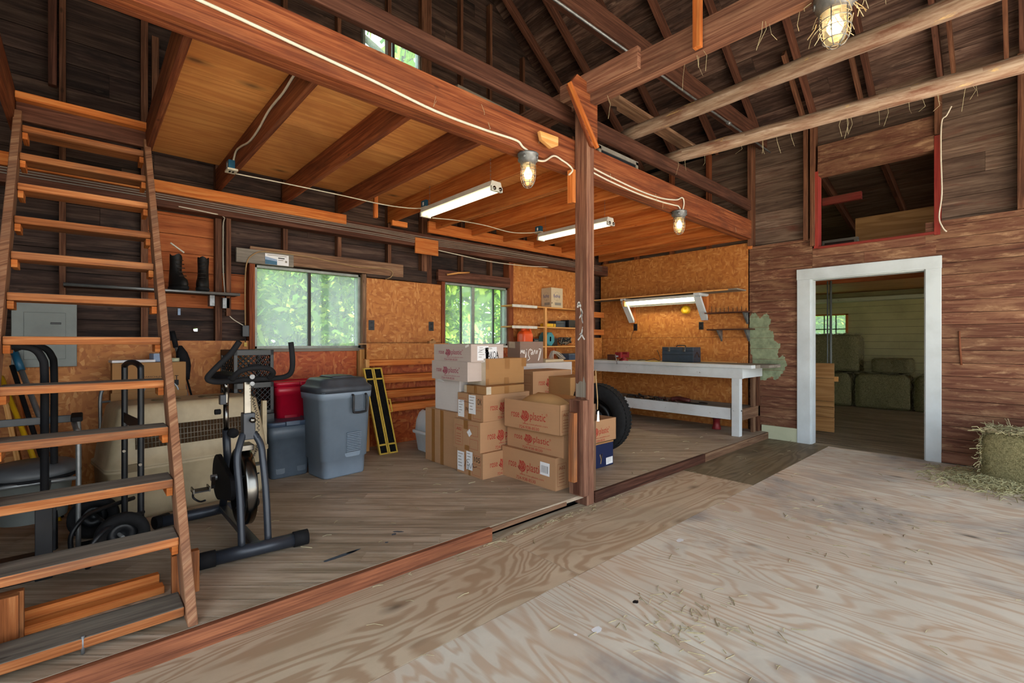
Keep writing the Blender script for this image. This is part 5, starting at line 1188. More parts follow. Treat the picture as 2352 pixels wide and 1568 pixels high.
mb = MB(); mb.beam(Wb(6.23, 4.22, .44), Wb(6.23, 4.40, .27), .03, .05, 'white_paint'); mb.obj('brace', t)
# tool box
t = thing('tool_box', 'dark blue steel tool box with chrome latches on the workbench', 'toolbox', (6.565, 3.485, 1.0125))
w, d_, h = .245, .115, .16
mb = MB(); mb.box(-d_, -w, 0, d_, w, h, 'tool_navy', 1); mb.box(-d_ - .002, -w - .002, .105, d_ + .002, w + .002, .112, 'black_metal', 1)
M = frame((-d_, w, 0), (0, -1, 0), (0, 0, 1)); R_ = frame((-d_, -w, 0), (1, 0, 0), (0, 0, 1))
for k in range(3): mb.stroke([(.02 + .02 * k, .07 + .02 * k * .0), (.10 + .012 * k, .145 - .0 * k), (.17 + .012 * k, .07)], .006, R_, 'chrome')
mb.obj('box_body', t, bev=.004)
mb = MB(); mb.box(-d_, -w, h, d_, w, h + .058, 'tool_navy', 1); mb.text('Popular', sub(M, .20, .185), 'chrome', .075, .018); mb.obj('lid', t, bev=.008)
for y in (-.11, .13):
    mb = MB(); mb.box(-d_ - .008, y - .018, .15, -d_, y + .018, .215, 'chrome'); mb.box(-d_ - .013, y - .009, .155, -d_ - .008, y + .009, .18, 'chrome'); mb.obj('latch', t, bev=.002)
mb = MB(); mb.tube(spline([(0, .07, h + .058), (0, .065, h + .078), (0, 0, h + .084), (0, -.065, h + .078), (0, -.07, h + .058)], 4), .007, 'black_metal', 8); mb.obj('handle', t)
# bench vise
t = thing('bench_vise', 'red bench vise bolted at the near edge of the workbench', 'vise', (6.33, 4.33, 1.0125))
mb = MB(); mb.lathe([(.07, 0), (.07, .02), (.04, .03), (.04, .05)], 'vise_red', 20); mb.box(-.06, -.045, .045, .09, .045, .10, 'vise_red'); mb.box(.03, -.055, .08, .075, .055, .135, 'vise_red'); mb.obj('body', t, bev=.006)
mb = MB(); mb.box(-.13, -.03, .055, -.05, .03, .09, 'vise_red'); mb.box(-.155, -.055, .045, -.11, .055, .135, 'vise_red'); mb.obj('jaw', t, bev=.006)
mb = MB(); mb.tube([(-.22, 0, .07), (-.10, 0, .07)], .014, 'galv'); mb.tube([(-.20, .015, .10), (-.20, -.015, -.05)], .006, 'galv'); mb.obj('screw_handle', t)
mb = MB(); mb.box(-.05, -.06, 0, .05, .06, .09, 'timber_dark', 1); one('wood_block', mb, 'small dark wood block beside the red vise', 'block', (6.42, 4.62, 1.0125), .2, bev=.005)
mb = MB(); mb.tube(spline([(0, 0, .004), (.08, -.06, .012), (.02, -.16, .006), (.12, -.22, .03), (.1, -.32, .004), (.2, -.28, .05), (.25, -.2, .16)], 5), .005, 'black_metal', 6); one('loose_wire', mb, 'bit of black wire lying between vise and tool box', 'wire', (6.52, 4.2, 1.0125))
mb = MB(); mb.box(-.02, -.42, 0, .02, .42, .012, 'pine', 1); one('wood_strip', mb, 'pale strip of wood lying at the back of the workbench', 'wood strip', (6.80, 3.2, 1.0125), 0)
mb = MB(); mb.box(-.05, -.10, 0, .05, .10, .006, 'frame_yellow', 1); one('yellow_rule', mb, 'short yellowish slat beside the tool box on the bench', 'wood strip', (6.40, 3.86, 1.0125), .1)
# tack on the lower bench shelf
def strap(name, label, mat, cx, cy, n, sp, seed, r=.008, z=.4305, cat='strap'):
    rs = random.Random(seed); P = []
    for i in range(n): P.append((rs.uniform(-.10, .10), (i / (n - 1) - .5) * sp + rs.uniform(-.05, .05), r + rs.uniform(0, .05) * (i % 2)))
    mb = MB(); mb.tube(spline(P, 4), r, mat, 6); return one(name, mb, label, cat, (cx, cy, z))
strap('leather_strap', 'dark leather strap tangle at the tire end of the bench shelf', 'leather_dark', 6.46, 4.15, 9, .35, 1, .012)
strap('leather_strap', 'tan leather strap crossing the dark tangle on the bench shelf', 'leather_tan', 6.40, 4.0, 7, .40, 2, .009)
strap('leather_strap', 'black bridle straps in the middle of the bench shelf', 'leather_dark', 6.44, 3.78, 10, .30, 3, .009)
strap('leather_strap', 'brown rein trailing past the chain on the bench shelf', 'leather_red', 6.42, 3.62, 8, .30, 4, .008)
t = MB(); t.tube(spline([(0, .10, .03), (.02, .0, .05), (.0, -.10, .04), (.02, -.18, .03)], 4), [.035] * 12 + [.03], 'leather_red', 10); one('leather_roll', t, 'dark red leather roll on the bench shelf', 'leather', (6.42, 3.46, .4305))
t = MB(); t.tube(spline([(0, .08, .012), (-.03, -.05, .012), (.0, -.16, .012), (.08, -.20, .012), (.13, -.12, .012), (.12, -.06, .012)], 5), .008, 'leather_dark', 6); one('strap_loop', t, 'black strap curved into a hook at the end of the bench tack', 'strap', (6.40, 3.25, .4305))
mb = MB()
for i in range(14):
    c = V((.04 * math.sin(i * 1.3), .11 - i * .018, .014 + .006 * (i % 2))); a = i * 1.1
    mb.tube([c + V((.014 * math.cos(u) * math.cos(a), .014 * math.cos(u) * math.sin(a), .011 * math.sin(u))) for u in [2 * PI * k / 8 for k in range(8)]], .0035, 'chrome', 5, True)
one('steel_chain', mb, 'little heap of steel chain on the bench shelf', 'chain', (6.36, 3.70, .4305))
mb = MB(); mb.lathe([(.055, 0), (.06, .01), (.045, .06), (.045, .14), (.06, .145), (.0, .145)], 'vise_red', 18); one('red_jack', mb, 'small red bottle jack on the deck under the workbench', 'jack', (6.55, 2.95, DK))

# shelf over the bench with its lamp
t = thing('bench_shelf', 'thin shelf on white brackets above the workbench lamp', 'shelf', (6.74, 3.9, 2.02))
mb = MB(); mb.box(-.17, -1.22, 0, .139, 1.28, .018, 'board_grey', 1); mb.box(-.172, -1.10, -.001, -.168, 1.28, .018, 'pine', 1); mb.obj('shelf_board', t)
for y in (.62, -.64):
    mb = MB(); mb.box(-.165, y - .045, -.04, .139, y + .045, -.001, 'white_paint', 0); mb.beam((-.13, y, -.05), (.12, y, -.385), .10, .04, 'white_paint', up=(1, 0, .6)); mb.box(.10, y - .05, -.40, .139, y + .05, -.03, 'timber_orange', 2); mb.obj('bracket', t, bev=.003)
t = thing('bench_lamp', 'lit fluorescent lamp fixed beneath the thin shelf above the bench', 'lamp', (6.64, 3.9, 2.0))
mb = MB(); mb.box(-.06, -.60, -.04, .085, .58, -.001, 'fixture_white', 1); mb.hexa([V(p) for p in ((.07, -.60, -.12), (.07, -.60, -.04), (.07, .58, -.12), (.07, .58, -.04), (.085, -.60, -.12), (.085, -.60, -.04), (.085, .58, -.12), (.085, .58, -.04))], 'fixture_white'); mb.box(-.065, .58, -.11, .09, .62, -.001, 'pine', 2); mb.obj('housing', t, bev=.002)
mb = MB(); mb.tube([(-.02, -.58, -.058), (-.02, .56, -.058)], .016, 'tube_glow', 12); mb.obj('lamp_tube', t)
mb = MB(); mb.tube([(.045, -.58, -.085), (.045, .56, -.085)], .016, 'fixture_white', 12); mb.obj('lamp_tube', t)
mb = MB(); Ms = Matrix.Translation((6.878, 3.56, 1.80)) @ Matrix.Rotation(-PI / 2, 4, 'Y'); mb.lathe([(.0, .0), (.062, 0), (.062, .012), (.035, .016), (.035, .05), (.062, .054), (.062, .064), (.02, .066), (.012, .055), (.0, .055)], 'yellow_plastic', 28); mb2 = mb
o = one('twine_spool', mb, 'yellow plastic spool hung on the strandboard above the tool box', 'spool', (6.879, 3.56, 1.80)); o.rotation_euler = (0, -PI / 2, 0)
for (y0_, y1_, z, lab, brs) in ((2.60, 3.20, 1.716, 'narrow dark tool shelf with pegs by the green paint, upper one', (2.66,)), (2.56, 3.17, 1.475, 'narrow dark tool shelf by the green paint, lower one', (2.64, 3.02))):
    t = thing('tool_shelf', lab, 'shelf', (6.80, (y0_ + y1_) / 2, z), 0, 'narrow tool shelves'); c = (y0_ + y1_) / 2
    mb = MB(); mb.box(-.09, y0_ - c, 0, .079, y1_ - c, .016, 'timber_dark', 1); mb.obj('shelf_board', t, bev=.002)
    for y in brs:
        mb = MB(); mb.hexa([V(p) for p in ((-.075, y - c - .012, -.004), (-.075, y - c - .012, -.001), (-.075, y - c + .012, -.004), (-.075, y - c + .012, -.001), (.075, y - c - .012, -.16), (.075, y - c - .012, -.001), (.075, y - c + .012, -.16), (.075, y - c + .012, -.001))], 'galv'); mb.obj('bracket', t)
    if len(brs) == 1:
        mb = MB()
        for i in range(9): mb.tube([(-.05, y0_ - c + .03 + i * .06, .014), (-.05, y0_ - c + .03 + i * .06, .06 + .05 * random.random())], .0035, 'black_metal', 5)
        mb.obj('pegs', t)
def outlet(name, label, loc, ax, mat='black_metal', cat='outlet'):
    t = thing(name, label, cat, loc, {'y': 0, 'x': -PI / 2}[ax]); mb = MB(); mb.box(-.036, -.006, -.058, .036, 0, .058, mat); mb.obj('plate', t, bev=.003)
    for z in (-.028, .028):
        mb = MB(); mb.box(-.017, -.009, z - .014, .017, -.0055, z + .014, 'steel_black'); 
        for x in (-.006, .006): mb.box(x - .0015, -.0095, z - .006, x + .0015, -.0088, z + .007, 'dark_recess')
        mb.obj('socket', t, bev=.003)
outlet('wall_outlet', 'dark wall outlet under the bench shelf, the one nearer the vise', (6.879, 4.47, 1.555), 'x')
outlet('wall_outlet', 'dark wall outlet under the bench shelf, the one nearer the tool shelves', (6.879, 3.33, 1.55), 'x')
outlet('wall_outlet', 'black wall outlet on the strandboard next to the first window', (2.478, 5.149, 1.50), 'y')
outlet('wall_outlet', 'black wall outlet on the strandboard next to the second window', (3.288, 5.149, 1.505), 'y')
mb = MB(); mb.tube(spline([(6.872, 4.50, 1.50), (6.86, 4.53, 1.42), (6.868, 4.55, 1.35)], 4), .003, 'black_metal', 5); one('dangling_cord', mb, 'thin black cord dangling from the outlet nearer the vise', 'cord')

# ================================================================== wall shelves behind the post
t = thing('wall_shelves', 'open pine wall shelves in the corner behind the post', 'shelf unit', (5.6, 5.0, DK))
def Ws(x, y, z): return (x - 5.6, y - 5.0, z - DK)
for z in (1.835, 1.535, 1.245, 1.02):
    mb = MB(); mb.box(*Ws(4.47 if z > 1.5 else 4.75, 4.90, z - .02), *Ws(6.3, 5.148, z), 'pine', 0); mb.obj('shelf_board', t, bev=.002)
mb = MB(); mb.box(*Ws(5.13, 4.898, DK), *Ws(5.17, 4.94, 1.815), 'pine', 2); mb.obj('upright', t, bev=.002)
for z in (1.835, 1.535):
    mb = MB(); mb.box(*Ws(4.46, 4.885, z - .035), *Ws(4.95, 4.899, z + .002), 'bone_white', 0); mb.obj('edge_strip', t)
for z in (1.83, 1.525):
    mb = MB(); mb.box(*Ws(6.3, 5.11, z - .095), *Ws(6.868, 5.148, z), 'timber_orange', 0); mb.obj('cleat', t, bev=.002)
mb = MB(); mb.box(*Ws(6.3, 4.92, 1.0), *Ws(6.34, 4.96, DK), 'timber_dark', 2); mb.obj('upright', t)
def d(mb, L, R, T, a, b, h):
    for M, w in ((L, b), (R, a)):
        mb.text('RedHot', sub(M, w * .2, h * .50), 'print_blue', w * .58, h * .17, .002)
        mb.tube([M @ V((w * .49 + w * .24 * math.cos(u), h * .56 + h * .23 * math.sin(u), .001)) for u in [2 * PI * k / 20 for k in range(20)]], .0012, 'print_grey', 4, True)
        mb.poly([(w * .3, h * .12), (w * .85, h * .12), (w * .85, h * .26), (w * .3, h * .26)], M, 'print_grey', .001); mb.text('4', sub(M, w * .46, h * .36), 'ink', None, h * .06)
    mb.stroke([(a * .03, h * .2), (a * .09, h * .25)], .012, R, 'ink')
carton('carton', 'cream carton with blue lettering on the top wall shelf', 5.30, 4.93, 5.56, 5.14, 1.836, 2.14, 'cardboard_cream', d)
t = thing('fuel_jug', 'bright orange fuel jug on the wall shelves by the window', 'jug', (4.80, 4.99, 1.246))
mb = MB(); mb.loft([ring(rrect(-.10 * s_, -.08 * s_, .10 * s_, .08 * s_, .03 * s_), z) for z, s_ in ((0, .95), (.01, 1), (.17, 1), (.21, .8), (.235, .45))], 'orange_plastic'); mb.obj('jug_body', t)
mb = MB(); mb.lathe([(.035, .225), (.038, .23), (.038, .262), (.0, .264)], 'orange_plastic', 16, Matrix.Translation((-.035, 0, 0))); mb.obj('cap', t)
mb = MB(); mb.tube(spline([(.0, 0, .225), (.04, 0, .27), (.09, 0, .26), (.12, 0, .19), (.10, 0, .13)], 4), .016, 'orange_plastic', 10); mb.obj('handle', t)
mb = MB(); mb.box(-.055, -.04, 0, .055, .04, .11, 'black_metal'); 
for i in range(3): mb.stroke([(.02, .08 - .025 * i), (.09, .08 - .025 * i)], .008, frame((-.055, -.04, 0), (1, 0, 0), (0, 0, 1)), 'print_grey')
one('black_tin', mb, 'small black tin with grey lettering beside the orange jug', 'tin', (4.97, 4.96, 1.246), bev=.003)
mb = MB(); mb.box(-.10, -.07, 0, .10, .07, .05, 'yellow_plastic'); mb.box(.045, -.072, .005, .06, .072, .051, 'leather_red'); one('yellow_case', mb, 'yellow plastic case on the middle wall shelf', 'case', (5.28, 4.98, 1.536), bev=.004)
mb = MB(); mb.box(-.11, -.08, 0, .11, .08, .10, 'tool_navy'); mb.box(-.11, -.082, .055, .11, -.079, .06, 'black_metal'); one('dark_case', mb, 'dark case behind the yellow one on the middle shelf', 'case', (5.56, 5.05, 1.536), bev=.005)
mb = MB(); mb.box(-.14, -.10, 0, .14, .08, .12, 'black_metal'); one('dark_case', mb, 'long black case at the post end of the middle shelf', 'case', (5.84, 5.02, 1.536), bev=.005)
mb = MB(); mb.loft([[(x * s_, -.09 + .09 * i, .105 + z * s_) for x, z in [(.105 * math.cos(2 * PI * k / 8 + PI / 8), .112 * math.sin(2 * PI * k / 8 + PI / 8)) for k in range(8)]] for i, s_ in ((0, .9), (.15, 1), (1.6, 1), (1.8, .9))], 'teal_plastic', False); mb.box(-.012, -.096, .07, .012, -.089, .14, 'dark_recess'); one('teal_case', mb, 'teal eight-sided case on the third wall shelf', 'case', (5.29, 5.03, 1.246))
mb = MB(); mb.box(-.06, -.06, 0, .06, .06, .12, 'leather_dark'); one('dark_box', mb, 'small dark box beside the teal case', 'box', (5.46, 5.06, 1.246), bev=.006)
mb = MB()
for i in range(18):
    a = random.uniform(0, 6.28); mb.tube(spline([(random.uniform(-.12, .12), random.uniform(-.07, .05), random.uniform(.01, .13)) for _ in range(4)], 4), .008, random.choice(['black_metal', 'black_metal', 'wire_grey']), 5)
one('cable_tangle', mb, 'tangle of dark cords and fittings on the third wall shelf', 'cords', (5.68, 5.0, 1.246))
mb = MB()
for i in range(26):
    y = random.uniform(-.05, .05); mb.tube(spline([(-.12 + random.uniform(-.02, .02), y, .01), (-.07, y * .8, .12 + random.uniform(-.02, .03)), (.05, y, .10 + random.uniform(-.02, .02)), (.17 + random.uniform(-.02, .04), y, .008)], 4), .004, 'bone_white', 4)
one('white_mop_yarn', mb, 'hank of off-white yarn on the lowest wall shelf', 'yarn', (5.50, 5.02, 1.021))
mb = MB(); mb.box(-.22, -.12, 0, .22, .12, .09, 'tote_lid'); mb.box(-.23, -.125, .075, .23, .125, .10, 'tote_blue'); one('tool_tray', mb, 'blue-grey tray on the floor of the wall shelves', 'tray', (5.9, 5.02, 1.021), bev=.004)

# ================================================================== things on the window wall near the ladder
t = thing('fuse_panel', 'grey steel fuse panel on the strandboard behind the ladder', 'electrical panel', (-.215, 5.149, 1.11))
mb = MB(); mb.box(-.18, -.05, 0, .18, 0, .50, 'panel_grey', 2); mb.obj('cabinet', t, bev=.003)
mb = MB(); mb.box(-.115, -.056, .06, .115, -.05, .42, 'panel_grey', 2); mb.box(.03, -.062, .33, .09, -.055, .345, 'black_metal'); mb.obj('door', t, bev=.002)
t = thing('boot_shelf', 'plank wall shelf with a bright front edge holding the boots', 'shelf', (.52, 5.06, 1.735))
mb = MB(); mb.box(-.63, -.10, 0, .56, .10, .022, 'timber_dark', 0); mb.obj('shelf_board', t, bev=.002)
mb = MB(); mb.tube([(-.63, -.112, .008), (.56, -.112, .008)], .013, 'alu', 12); mb.obj('front_tube', t)
mb = MB(); mb.box(.34, .0, -.10, .38, .10, -.001, 'galv'); mb.obj('bracket', t, bev=.002)
def boot(label, x, rz, tilt):
    t = thing('work_boot', label, 'boot', (x, 5.02, 1.758), rz, 'boots on the shelf')
    mb = MB(); rg = []
    for (z, l0, l1, w_) in ((.02, -.14, .11, .046), (.05, -.145, .105, .05), (.085, -.13, .10, .047), (.115, -.075, .095, .044), (.16, -.035, .085, .042), (.22, -.03, .075, .042), (.28, -.032 + tilt, .07 + tilt, .045), (.305, -.03 + tilt, .065 + tilt, .044)):
        cx = (l0 + l1) / 2; hl = (l1 - l0) / 2; rg.append([(w_ * math.cos(2 * PI * k / 16), cx + hl * math.sin(2 * PI * k / 16), z + (.012 * math.sin(3 * 2 * PI * k / 16) if z > .29 else 0)) for k in range(16)])
    mb.loft(rg, 'shoe_black', True, True, False); mb.obj('upper', t)
    mb = MB(); mb.loft([[((.05 + dw) * math.cos(2 * PI * k / 16), -.018 + (.132 + dw) * math.sin(2 * PI * k / 16), z) for k in range(16)] for z, dw in ((0, 0), (.02, .003), (.028, 0))], 'rubber'); mb.obj('sole', t)
    mb = MB()
    for i in range(5): mb.tube([(-.03, -.085 + i * .012, .115 + i * .035), (.03, -.085 + i * .012, .12 + i * .035)], .004, 'leather_dark', 5)
    mb.obj('laces', t)
boot('tall worn black boot, the one closer to the ladder', .61, .35, .0); boot('tall worn black boot with a pale tag, farther from the ladder', .80, -.25, .012)
# knot hole glows: the wall board has a real hole there; a rim of split wood round it
mb = MB(); mb.tube([(.782 + .028 * math.cos(a), 5.244, 1.418 + .025 * math.sin(a)) for a in [2 * PI * k / 12 for k in range(12)]], .007, 'siding_dark', 6, True); struct('wall_back_knot', mb)
mb = MB(); mb.box(-.008, -.002, -.03, .012, 0, .03, 'blue_pastel'); one('paper_scrap', mb, 'tiny scrap of blue paper stuck on the boards', 'paper', (.65, 5.246, 1.58))
t = thing('switch_box', 'black switch box with a yellow tag on the window jamb', 'switch', (1.165, 5.15, 1.41))
mb = MB(); mb.box(-.03, -.05, -.055, .03, 0, .055, 'black_metal'); mb.obj('box_body', t, bev=.004)
mb = MB(); mb.tube([(0, -.03, -.055), (.0, -.03, -.11)], .004, 'black_metal', 5); mb.box(-.012, -.034, -.15, .012, -.030, -.11, 'frame_yellow'); mb.obj('hang_tag', t)
t = thing('junction_box', 'small grey metal box on the stud under the boot shelf', 'electrical box', (1.0, 5.13, 1.67)); mb = MB(); mb.box(-.03, -.03, -.05, .03, .03, .05, 'galv'); mb.obj('box_body', t, bev=.003)
t = thing('instruction_card', 'blue and white printed card tacked above the first window', 'card', (1.44, 5.083, 2.13), 0)
mb = MB(); mb.box(-.11, -.002, -.055, .11, 0, .05, 'label_white'); M = frame((-.11, -.002, -.055), (1, 0, 0), (0, 0, 1)); mb.poly([(0, 0), (.11, 0), (.11, .045), (0, .07)], M, 'box_blue', .0006); mb.poly([(0, .045), (.11, .035), (.11, .055), (0, .075)], M, 'blue_pastel', .0009)
mb.stroke([(.02, .092), (.2, .092)], .006, M, 'print_grey'); mb.stroke([(.12, .07), (.18, .07)], .010, M, 'ink'); mb.stroke([(.12, .05), (.17, .05)], .006, M, 'print_grey'); mb.poly([(.185, .03), (.205, .03), (.205, .05), (.185, .05)], M, 'print_grey', .001); mb.obj('card', t)

# ================================================================== wires
def wire(label, pts, r=.006, mat='cable_white', k=5, name='electric_cable', n=8):
    mb = MB(); mb.tube(spline(pts, k), r, mat, n); return one(name, mb, label, 'cable')
yb = lambda x: 2.435 + .12 * (x + 1.3) / 8.04 - .010
wire('thick white cable stapled along the face of the loft beam to the cage lamp', [(x, yb(x) , z) for x, z in ((-1.2, 2.86), (.345, 2.80), (.834, 2.775), (1.2, 2.755), (1.615, 2.725), (2.0, 2.732), (2.22, 2.745))] + [(2.316, yb(2.3), 2.745), (2.36, yb(2.4), 2.72), (2.42, yb(2.4), 2.70), (2.455, yb(2.45), 2.66), (2.47, 2.455, 2.63)], .0085)
wire('white cable leaving the first cage lamp and dropping behind the post', [(2.475, 2.455, 2.645), (2.56, 2.45, 2.66), (2.70, yb(2.7), 2.745), (2.80, yb(2.8), 2.735), (2.875, yb(2.87), 2.72), (2.905, 2.47, 2.68), (2.88, 2.49, 2.64)], .0075)
wire('white cable from the post to the second cage lamp, the upper of two', [(3.07, 2.495, 2.79), (3.4, 2.50, 2.765), (3.9, 2.505, 2.745), (4.3, 2.51, 2.755), (4.62, 2.51, 2.80), (4.75, 2.51, 2.85), (4.80, 2.515, 2.80), (4.77, 2.52, 2.705)], .0075)
wire('white cable from the post to the second cage lamp, the lower of two', [(3.07, 2.495, 2.755), (3.4, 2.50, 2.725), (3.9, 2.505, 2.71), (4.3, 2.51, 2.72), (4.55, 2.51, 2.735), (4.68, 2.515, 2.745), (4.74, 2.52, 2.705)], .0075)
wire('white cable curving down the second loft joist to the blue box', [(.955, 2.66, 2.90), (.917, 2.85, 2.87), (.914, 3.1, 2.84), (.914, 3.4, 2.84), (.914, 3.65, 2.80), (.914, 3.9, 2.79), (.914, 4.15, 2.83), (.914, 4.32, 2.84), (.914, 4.42, 2.77)], .0075)
wire('white cable strung from the blue box to the first hanging fluorescent lamp', [(.94, 4.44, 2.70), (1.3, 4.42, 2.70), (1.8, 4.40, 2.695), (2.25, 4.36, 2.68), (2.55, 4.32, 2.695), (2.68, 4.28, 2.72)], .005)
wire('white cable strung between the two hanging fluorescent lamps', [(2.74, 4.27, 2.62), (3.1, 4.3, 2.66), (3.5, 4.33, 2.68), (3.9, 4.32, 2.66), (4.2, 4.28, 2.69), (4.36, 4.26, 2.73)], .005)
wire('tan cable looping over the first window head and down to the switch', [(1.165, 5.12, 1.46), (1.16, 5.11, 1.8), (1.165, 5.08, 2.05), (1.22, 5.075, 2.15), (1.34, 5.075, 2.195), (1.7, 5.075, 2.195), (2.0, 5.075, 2.17), (2.3, 5.075, 2.145), (2.62, 5.08, 2.16), (2.71, 5.08, 2.13), (2.69, 5.08, 2.07), (2.64, 5.12, 2.045)], .006, 'rope_tan')
wire('grey cable running down the double stud into the girt', [(.62, 5.02, 2.49), (.85, 5.03, 2.48), (.97, 5.06, 2.47), (.985, 5.155, 2.40), (.985, 5.155, 2.0), (1.0, 5.155, 1.76)], .005, 'cable_white')
wire('thin pale wire from the stud to the switch box', [(1.0, 5.15, 1.60), (1.05, 5.12, 1.53), (1.12, 5.12, 1.48), (1.155, 5.12, 1.46)], .004)
wire('white cable sagging below the girt over the second window', [(3.31, 5.02, 2.46), (3.7, 5.03, 2.44), (4.1, 5.03, 2.42), (4.5, 5.03, 2.42), (5.0, 5.03, 2.44), (5.6, 5.06, 2.50), (6.1, 5.12, 2.535)], .006)
for k in range(5):
    zz = 2.615 - k * .02
    wire('one of the grey wires bundled along the window wall girt', [(-1.2, 5.028, zz), (.4, 5.028, zz + random.uniform(-.006, .006)), (1.4, 5.028, zz - .012), (2.4, 5.026, zz - .012 + random.uniform(-.01, .01)), (3.1, 5.024, zz - .02), (3.7, 5.026, zz - .01), (4.6, 5.028, zz + random.uniform(-.006, .01)), (6.7, 5.028, zz)], .0045, 'cable_grey', 4, n=6)['group'] = 'wires on the girt'
wire('white cable hanging down the stud past the red hatch', [(6.80, .56, 3.80), (6.815, .60, 3.72), (6.82, .64, 3.66), (6.82, .645, 3.3), (6.82, .638, 2.9), (6.82, .66, 2.65), (6.815, .63, 2.53), (6.82, .60, 2.48)], .007, 'cable_white')
t = thing('tie_rope', 'tan rope with a white paper tag hung on the post', 'rope', (3.075, 2.372, 0))
mb = MB(); mb.tube(spline([(0, 0, 1.08), (.006, -.005, .95), (.018, -.006, .83), (.012, -.008, .755)], 5), .005, 'rope_tan', 6); mb.obj('cord', t)
mb = MB(); mb.prism([(-.015, 0), (.02, -.004), (.012, .085), (-.006, .08)], .002, frame((.014, -.012, .66), (1, 0, 0), (0, 0, 1)), 'label_white'); mb.obj('paper_tag', t)
def bluebox(label, x, y, z):
    t = thing('junction_box', label, 'electrical box', (x, y, z)); mb = MB(); mb.box(-.03, -.045, -.03, .03, .045, .04, 'box_blue'); mb.obj('box_body', t, bev=.003)
    mb = MB(); mb.box(-.038, -.055, -.045, .038, .055, -.03, 'box_white'); 
    for x_ in (-.012, .012): mb.box(x_ - .007, -.02, -.0465, x_ + .007, .02, -.0445, 'dark_recess')
    mb.obj('cover', t, bev=.002); mb = MB(); mb.box(-.031, -.012, -.015, -.0295, .012, .02, 'label_white'); mb.obj('sticker', t)
bluebox('blue outlet box on the second loft joist at the cable end', .905, 4.43, 2.75)
bluebox('blue outlet box at the end of the first hanging fluorescent lamp', 2.68, 4.30, 2.755)
bluebox('blue outlet box at the end of the second hanging fluorescent lamp', 4.36, 4.27, 2.755)
# hanging fluorescent lamps
def fluoro(label, x, y0_, y1_, z, glow):
    t = thing('fluorescent_lamp', label, 'lamp', (x, (y0_ + y1_) / 2, z), 0, 'hanging fluorescent lamps'); L_ = (y1_ - y0_) / 2
    mb = MB(); mb.hexa([V(p) for p in ((-.065, -L_, 0), (-.05, -L_, .05), (-.065, L_, 0), (-.05, L_, .05), (.065, -L_, 0), (.05, -L_, .05), (.065, L_, 0), (.05, L_, .05))], 'fixture_white', 1); mb.obj('housing', t, bev=.003)
    for sx in (-.033, .033):
        mb = MB(); mb.tube([(sx, -L_ + .02, -.018), (sx, L_ - .02, -.018)], .018, glow, 12); mb.obj('lamp_tube', t)
    for sy in (-1, 1):
        mb = MB(); mb.box(-.06, sy * L_ - .012, -.04, .06, sy * L_ + .012, .0, 'fixture_white'); 
        for sx in (-.033, .033): mb.lathe([(.0, 0), (.018, 0), (.018, .004), (.008, .006), (.008, .012), (.0, .012)], 'chrome', 12, Matrix.Translation((sx, sy * L_ + sy * .012, -.018)) @ Matrix.Rotation(-sy * PI / 2, 4, 'X'))
        mb.obj('end_socket', t)
        mb = MB()
        for i in range(7): mb.tube([V((0, sy * (L_ - .08), .05 + i * (2.92 - z - .05) / 7)) + V((.006 * math.cos(u) if i % 2 else 0, 0 if i % 2 else .006 * math.cos(u), (.012 + .012 * math.sin(u)))) for u in [2 * PI * k / 6 for k in range(6)]], .0015, 'galv', 4, True)
        mb.obj('hanging_chain', t)
fluoro('lit twin-tube fluorescent lamp hung from the joists left of the post', 2.64, 3.10, 4.24, 2.64, 'tube_dim')
fluoro('lit twin-tube fluorescent lamp passing behind the post under the loft', 4.34, 3.14, 4.22, 2.64, 'tube_dim')

# cage lamps
def cagelamp(label, loc, power):
    t = thing('cage_lamp', label, 'lamp', loc, 0, 'caged jar lamps')
    mb = MB(); mb.lathe([(.0, 0), (.078, 0), (.078, -.012), (.072, -.016), (.072, -.05), (.06, -.056), (.056, -.075), (.0, -.075)], 'galv', 28)
    for k in range(4): mb.lathe([(.0, 0), (.014, 0), (.014, .006), (.0, .006)], 'galv', 10, Matrix.Rotation(k * PI / 2 + .4, 4, 'Z') @ Matrix.Translation((.0715, 0, -.034)) @ Matrix.Rotation(PI / 2, 4, 'Y'))
    mb.obj('mount', t)
    mb = MB(); mb.lathe([(.046, -.075), (.048, -.09), (.045, -.18), (.036, -.215), (.02, -.228), (.0, -.23)], 'jar_glass', 24); mb.obj('glass_jar', t)
    mb = MB(); mb.lathe([(.0, -.078), (.016, -.08), (.016, -.10), (.0, -.10)], 'fixture_white', 12); 
    mb.lathe([(.012, -.10), (.02, -.118), (.030, -.14), (.030, -.155), (.022, -.175), (.0, -.182)], 'bulb_glow', 16); mb.obj('bulb', t)
    mb = MB()
    for k in range(6):
        a = k * PI / 3; mb.tube([(r_ * math.cos(a), r_ * math.sin(a), z) for r_, z in ((.057, -.078), (.057, -.17), (.050, -.205), (.034, -.235), (.018, -.245))], .0022, 'galv', 5)
    for r_, z in ((.057, -.085), (.057, -.125), (.057, -.165), (.045, -.215), (.018, -.245)): mb.tube([(r_ * math.cos(u), r_ * math.sin(u), z) for u in [2 * PI * k / 20 for k in range(20)]], .0022, 'galv', 5, True)
    mb.obj('wire_cage', t)
    li = bpy.data.lights.new('cage_lamp_light', 'POINT'); li.energy = power; li.color = (1, .60, .28); li.shadow_soft_size = .03; lo = bpy.data.objects.new('cage_lamp_light', li); COL.objects.link(lo); lo.location = (0, 0, -.15); lo.parent = t
    return t
cagelamp('lit cage lamp under the loft beam beside the pale scrap block', (2.436, 2.50, 2.69), 190)
cagelamp('lit cage lamp under the loft beam on the door side of the post', (4.735, 2.535, 2.705), 200)
cagelamp('lit cage lamp wrapped in nest straw under the cross beam', (3.03, .715, 3.185), 120).scale = (1.3, 1.3, 1.12)
